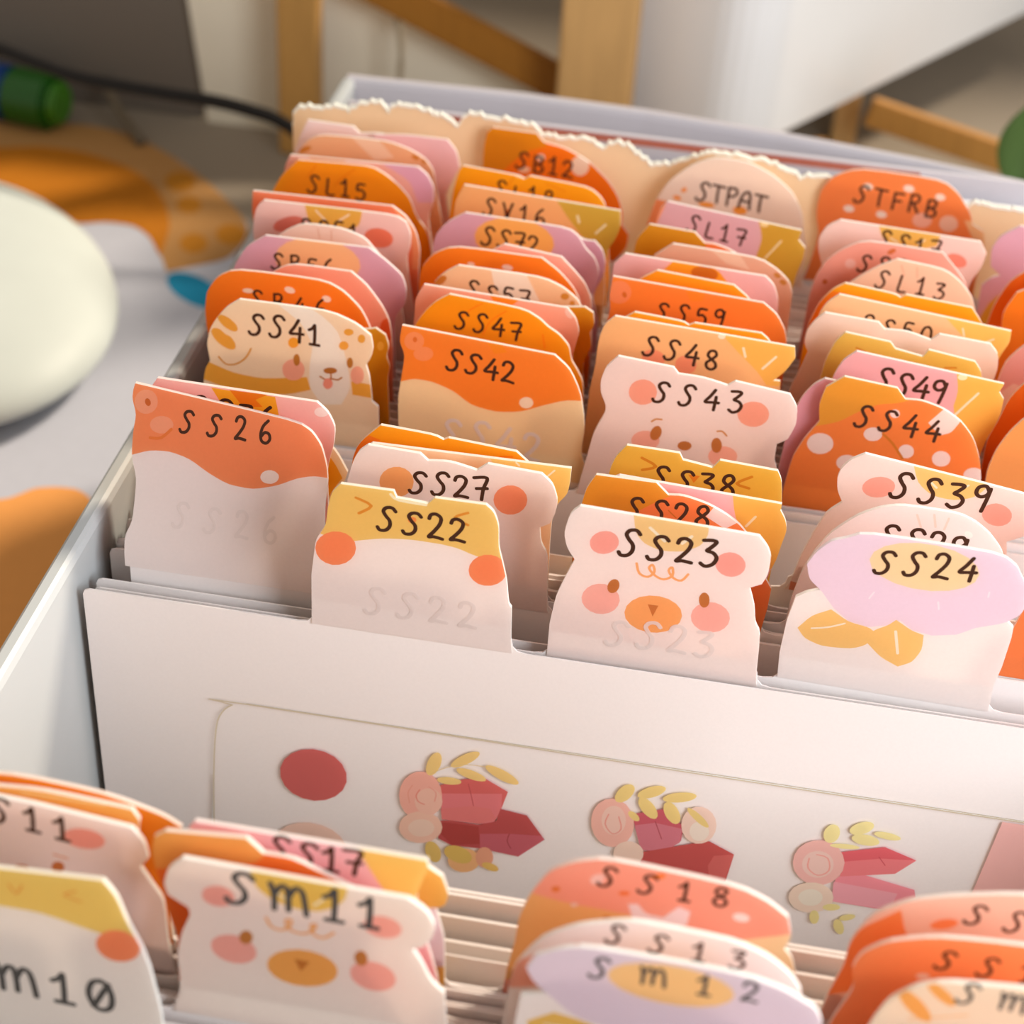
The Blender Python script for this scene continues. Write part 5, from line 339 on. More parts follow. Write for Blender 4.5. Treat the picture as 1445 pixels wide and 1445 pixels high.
{"id":"LF4","g":1,"col":4,"y":3.2344,"out":[[-0.46,-0.056],[-0.496,0.171],[-0.504,0.343],[-0.459,0.403],[-0.416,0.419],[-0.48,0.467],[-0.499,0.574],[-0.467,0.657],[-0.377,0.73],[0.005,0.715],[0.169,0.661],[0.236,0.548],[0.184,0.452],[0.28,0.377],[0.347,0.114]],"base":"E0AEBB","shapes":[["E0A83A",0,[[-0.498,0.032],[-0.445,0.247],[-0.351,0.352],[-0.261,0.297],[-0.335,0.01]]]],"label":"lilac flower tab at the far right back"},
{"id":"DG1","g":1,"col":0,"y":3.3304,"out":[[-0.437,0.543],[-0.424,0.593],[-0.366,0.674],[-0.285,0.718],[0.091,0.727],[0.227,0.691],[0.319,0.643],[0.366,0.576],[0.381,0.479]],"base":"E9AF80","shapes":[["F2C8A6",0,[[-0.114,0.725],[0.045,0.727],[0.137,0.631],[0.024,0.597]]],["CE7D2C",0,[[-0.346,0.632],[-0.347,0.626],[-0.353,0.617],[-0.363,0.608],[-0.377,0.599],[-0.392,0.591],[-0.407,0.586],[-0.42,0.583],[-0.429,0.584],[-0.433,0.588],[-0.432,0.594],[-0.426,0.603],[-0.416,0.612],[-0.402,0.621],[-0.387,0.629],[-0.372,0.635],[-0.36,0.637],[-0.35,0.636]]],["CE7D2C",0,[[0.282,0.636],[0.278,0.632],[0.273,0.63],[0.265,0.63],[0.257,0.632],[0.25,0.635],[0.243,0.64],[0.239,0.646],[0.237,0.652],[0.238,0.657],[0.242,0.661],[0.247,0.664],[0.255,0.664],[0.263,0.662],[0.27,0.658],[0.277,0.653],[0.281,0.648],[0.283,0.642]]],["CE7D2C",0,[[0.322,0.618],[0.315,0.613],[0.305,0.614],[0.296,0.621],[0.292,0.63],[0.294,0.64],[0.302,0.645],[0.312,0.644],[0.321,0.637],[0.325,0.628]]]],"label":"brown spotted dog tab near the back left corner"},
{"id":"PK4","g":1,"col":0,"y":3.4451,"out":[[-0.118,0.581],[-0.003,0.699],[0.168,0.722],[0.419,0.724],[0.476,0.659],[0.496,0.563],[0.462,0.484],[0.421,0.379],[0.441,0.255],[0.46,0.206]],"base":"EDBDBE","shapes":[],"label":"pale pink tab leaning right of the back left bear"},
{"id":"WB2","g":1,"col":0,"y":3.4761,"out":[[-0.513,0.415],[-0.487,0.518],[-0.451,0.621],[-0.403,0.725],[-0.137,0.72],[-0.097,0.682],[0.024,0.701],[0.14,0.667],[0.291,0.583],[0.351,0.517]],"base":"F0D5D0","shapes":[],"label":"white notched bear tab at the back of the left column"},
{"id":"STPAT","g":1,"col":2,"y":3.6399,"out":[[-0.432,0.052],[-0.406,0.264],[-0.375,0.409],[-0.309,0.543],[-0.197,0.657],[-0.07,0.725],[0.121,0.721],[0.275,0.658],[0.401,0.564],[0.476,0.437],[0.507,0.289],[0.533,0.216],[0.53,0.085]],"base":"FADCC8","shapes":[["F8945C",0,[[-0.447,0.207],[-0.37,0.422],[-0.306,0.412],[-0.355,0.22]]],["F0984A",0,[[-0.204,0.511],[-0.202,0.502],[-0.206,0.491],[-0.215,0.484],[-0.226,0.482],[-0.233,0.487],[-0.235,0.496],[-0.231,0.507],[-0.222,0.514],[-0.212,0.516]]],["F0984A",0,[[-0.228,0.44],[-0.23,0.436],[-0.235,0.432],[-0.242,0.429],[-0.25,0.429],[-0.259,0.43],[-0.266,0.433],[-0.273,0.438],[-0.276,0.443],[-0.277,0.448],[-0.275,0.453],[-0.27,0.457],[-0.263,0.459],[-0.255,0.459],[-0.246,0.458],[-0.238,0.455],[-0.232,0.451],[-0.229,0.446]]],["F39A38",0,[[-0.031,0.423],[-0.034,0.417],[-0.042,0.412],[-0.055,0.408],[-0.07,0.406],[-0.087,0.407],[-0.103,0.409],[-0.115,0.413],[-0.123,0.419],[-0.126,0.425],[-0.123,0.431],[-0.115,0.436],[-0.102,0.439],[-0.087,0.441],[-0.07,0.441],[-0.055,0.439],[-0.042,0.434],[-0.034,0.429]]],["F39A38",0,[[0.157,0.412],[0.155,0.403],[0.148,0.395],[0.137,0.389],[0.124,0.386],[0.11,0.386],[0.096,0.389],[0.086,0.396],[0.078,0.404],[0.076,0.414],[0.078,0.423],[0.085,0.431],[0.096,0.437],[0.109,0.44],[0.124,0.44],[0.137,0.436],[0.148,0.43],[0.155,0.422]]]],"label":"round cream tab marked STPAT at the back","text":["STPAT",[-0.146,0.43],[0.261,0.395],0.123]},
{"id":"SB12","g":1,"col":1,"y":3.6776,"out":[[-0.421,0.322],[-0.405,0.477],[-0.405,0.601],[-0.391,0.69],[-0.359,0.724],[-0.1,0.721],[-0.056,0.672],[0.072,0.651],[0.215,0.584],[0.339,0.475],[0.405,0.383],[0.44,0.286],[0.442,0.209],[0.488,0.15],[0.485,0.058],[0.41,-0.059]],"base":"FA7A0E","shapes":[["DC8A10",0,[[-0.45,0.445],[-0.428,0.734],[-0.072,0.743],[-0.037,0.649],[-0.111,0.621],[-0.177,0.582],[-0.265,0.483],[-0.297,0.434]]],["FBD8BE",0,[[-0.042,0.577],[-0.043,0.569],[-0.047,0.561],[-0.053,0.555],[-0.061,0.551],[-0.07,0.55],[-0.078,0.552],[-0.085,0.556],[-0.09,0.563],[-0.092,0.57],[-0.091,0.579],[-0.087,0.586],[-0.081,0.592],[-0.073,0.596],[-0.064,0.597],[-0.056,0.596],[-0.049,0.591],[-0.044,0.585]]],["FBD8BE",0,[[0.218,0.559],[0.217,0.537],[0.209,0.516],[0.196,0.5],[0.18,0.49],[0.161,0.488],[0.144,0.493],[0.128,0.506],[0.118,0.524],[0.113,0.545],[0.114,0.568],[0.122,0.588],[0.135,0.604],[0.151,0.614],[0.17,0.616],[0.187,0.611],[0.202,0.599],[0.213,0.581]]],["FBC9A0",0,[[-0.125,0.489],[-0.127,0.482],[-0.133,0.475],[-0.142,0.469],[-0.153,0.465],[-0.165,0.464],[-0.176,0.464],[-0.186,0.468],[-0.192,0.473],[-0.195,0.479],[-0.193,0.486],[-0.187,0.493],[-0.178,0.499],[-0.167,0.503],[-0.155,0.504],[-0.144,0.504],[-0.134,0.5],[-0.128,0.495]]]],"label":"orange pumpkin tab marked SB12 with ochre stalk, tallest at the back","text":["SB12",[-0.211,0.465],[0.122,0.44],0.118]},
{"id":"STFRB","g":1,"col":3,"y":3.7203,"out":[[-0.458,-0.143],[-0.446,0.006],[-0.422,0.154],[-0.408,0.285],[-0.447,0.42],[-0.442,0.571],[-0.379,0.666],[-0.245,0.729],[0.222,0.716],[0.324,0.65],[0.413,0.539],[0.441,0.467],[0.514,0.427],[0.543,0.317],[0.531,0.134]],"base":"FB8A48","shapes":[["F6C088",0,[[0.391,0.485],[0.523,0.491],[0.576,0.296],[0.457,0.381]]],["FCE3D0",0,[[-0.153,0.62],[-0.154,0.613],[-0.159,0.607],[-0.167,0.603],[-0.176,0.601],[-0.186,0.601],[-0.196,0.604],[-0.204,0.609],[-0.209,0.616],[-0.21,0.623],[-0.209,0.63],[-0.204,0.636],[-0.196,0.64],[-0.187,0.642],[-0.177,0.641],[-0.167,0.638],[-0.16,0.633],[-0.155,0.627]]],["FCE3D0",0,[[0.078,0.638],[0.076,0.631],[0.071,0.624],[0.063,0.62],[0.053,0.618],[0.042,0.619],[0.032,0.622],[0.023,0.627],[0.018,0.634],[0.016,0.642],[0.017,0.649],[0.023,0.655],[0.031,0.66],[0.041,0.662],[0.052,0.661],[0.062,0.658],[0.07,0.652],[0.076,0.646]]],["FCE3D0",0,[[0.259,0.609],[0.257,0.601],[0.253,0.595],[0.245,0.591],[0.236,0.589],[0.226,0.589],[0.216,0.592],[0.209,0.598],[0.203,0.604],[0.201,0.612],[0.203,0.619],[0.207,0.626],[0.215,0.63],[0.224,0.632],[0.234,0.631],[0.244,0.628],[0.251,0.623],[0.257,0.616]]],["FCE3D0",0,[[-0.234,0.468],[-0.236,0.461],[-0.242,0.454],[-0.25,0.45],[-0.26,0.448],[-0.271,0.449],[-0.281,0.452],[-0.29,0.457],[-0.295,0.464],[-0.297,0.472],[-0.295,0.479],[-0.29,0.486],[-0.282,0.49],[-0.271,0.492],[-0.261,0.492],[-0.25,0.489],[-0.242,0.483],[-0.236,0.476]]],["FCE3D0",0,[[-0.045,0.457],[-0.047,0.449],[-0.052,0.443],[-0.061,0.438],[-0.071,0.436],[-0.082,0.437],[-0.092,0.44],[-0.1,0.446],[-0.106,0.453],[-0.108,0.46],[-0.106,0.468],[-0.101,0.474],[-0.093,0.479],[-0.083,0.481],[-0.072,0.48],[-0.061,0.477],[-0.053,0.471],[-0.047,0.464]]],["F9C2A4",0,[[0.36,0.46],[0.361,0.442],[0.355,0.425],[0.343,0.412],[0.327,0.403],[0.309,0.401],[0.291,0.404],[0.275,0.414],[0.262,0.428],[0.256,0.445],[0.256,0.463],[0.262,0.48],[0.273,0.493],[0.289,0.502],[0.307,0.504],[0.325,0.501],[0.341,0.491],[0.354,0.477]]],["F9B497",0,[[0.211,0.461],[0.211,0.444],[0.204,0.429],[0.192,0.416],[0.175,0.408],[0.156,0.406],[0.137,0.409],[0.121,0.417],[0.109,0.43],[0.102,0.445],[0.103,0.462],[0.109,0.477],[0.122,0.49],[0.139,0.498],[0.158,0.5],[0.176,0.497],[0.193,0.489],[0.205,0.476]]]],"label":"orange toadstool tab marked STFRB at the back","text":["STFRB",[-0.247,0.498],[0.222,0.462],0.122]},
]
SCALLOP=[[-0.566,0.555],[-0.56,0.646],[-0.495,0.677],[-0.388,0.681],[-0.324,0.703],[-0.269,0.701],[-0.23,0.679],[-0.175,0.73],[-0.12,0.746],[-0.069,0.757],[-0.014,0.742],[0.012,0.714],[0.041,0.753],[0.121,0.763],[0.193,0.759],[0.269,0.729],[0.333,0.724],[0.384,0.708],[0.423,0.673],[0.458,0.74],[0.512,0.76],[0.604,0.75],[0.73,0.744],[0.814,0.737],[0.886,0.715],[0.934,0.681],[1.006,0.673],[1.109,0.682],[1.2,0.685],[1.278,0.646],[1.349,0.691],[1.442,0.672],[1.509,0.618],[1.575,0.577],[1.678,0.591],[1.735,0.63],[1.834,0.665],[1.891,0.7],[2.014,0.698],[2.138,0.688],[2.241,0.679],[2.326,0.659],[2.435,0.607],[2.512,0.635],[2.637,0.62],[2.801,0.607],[2.967,0.584],[3.17,0.576],[3.293,0.566],[3.395,0.557],[3.457,0.588],[3.53,0.58],[3.631,0.576],[3.712,0.574],[3.85,0.58],[3.975,0.552],[4.088,0.577],[4.252,0.555],[4.489,0.552]]
SHEET=[[-0.044,-2.637],[-0.008,-1.534],[0.012,-1.038],[0.037,-0.731],[0.069,-0.621],[0.122,-0.561],[0.189,-0.543],[2.321,-0.54],[3.707,-0.531],[5.075,-0.52],[5.813,-2.788],[-0.102,-3.925]]
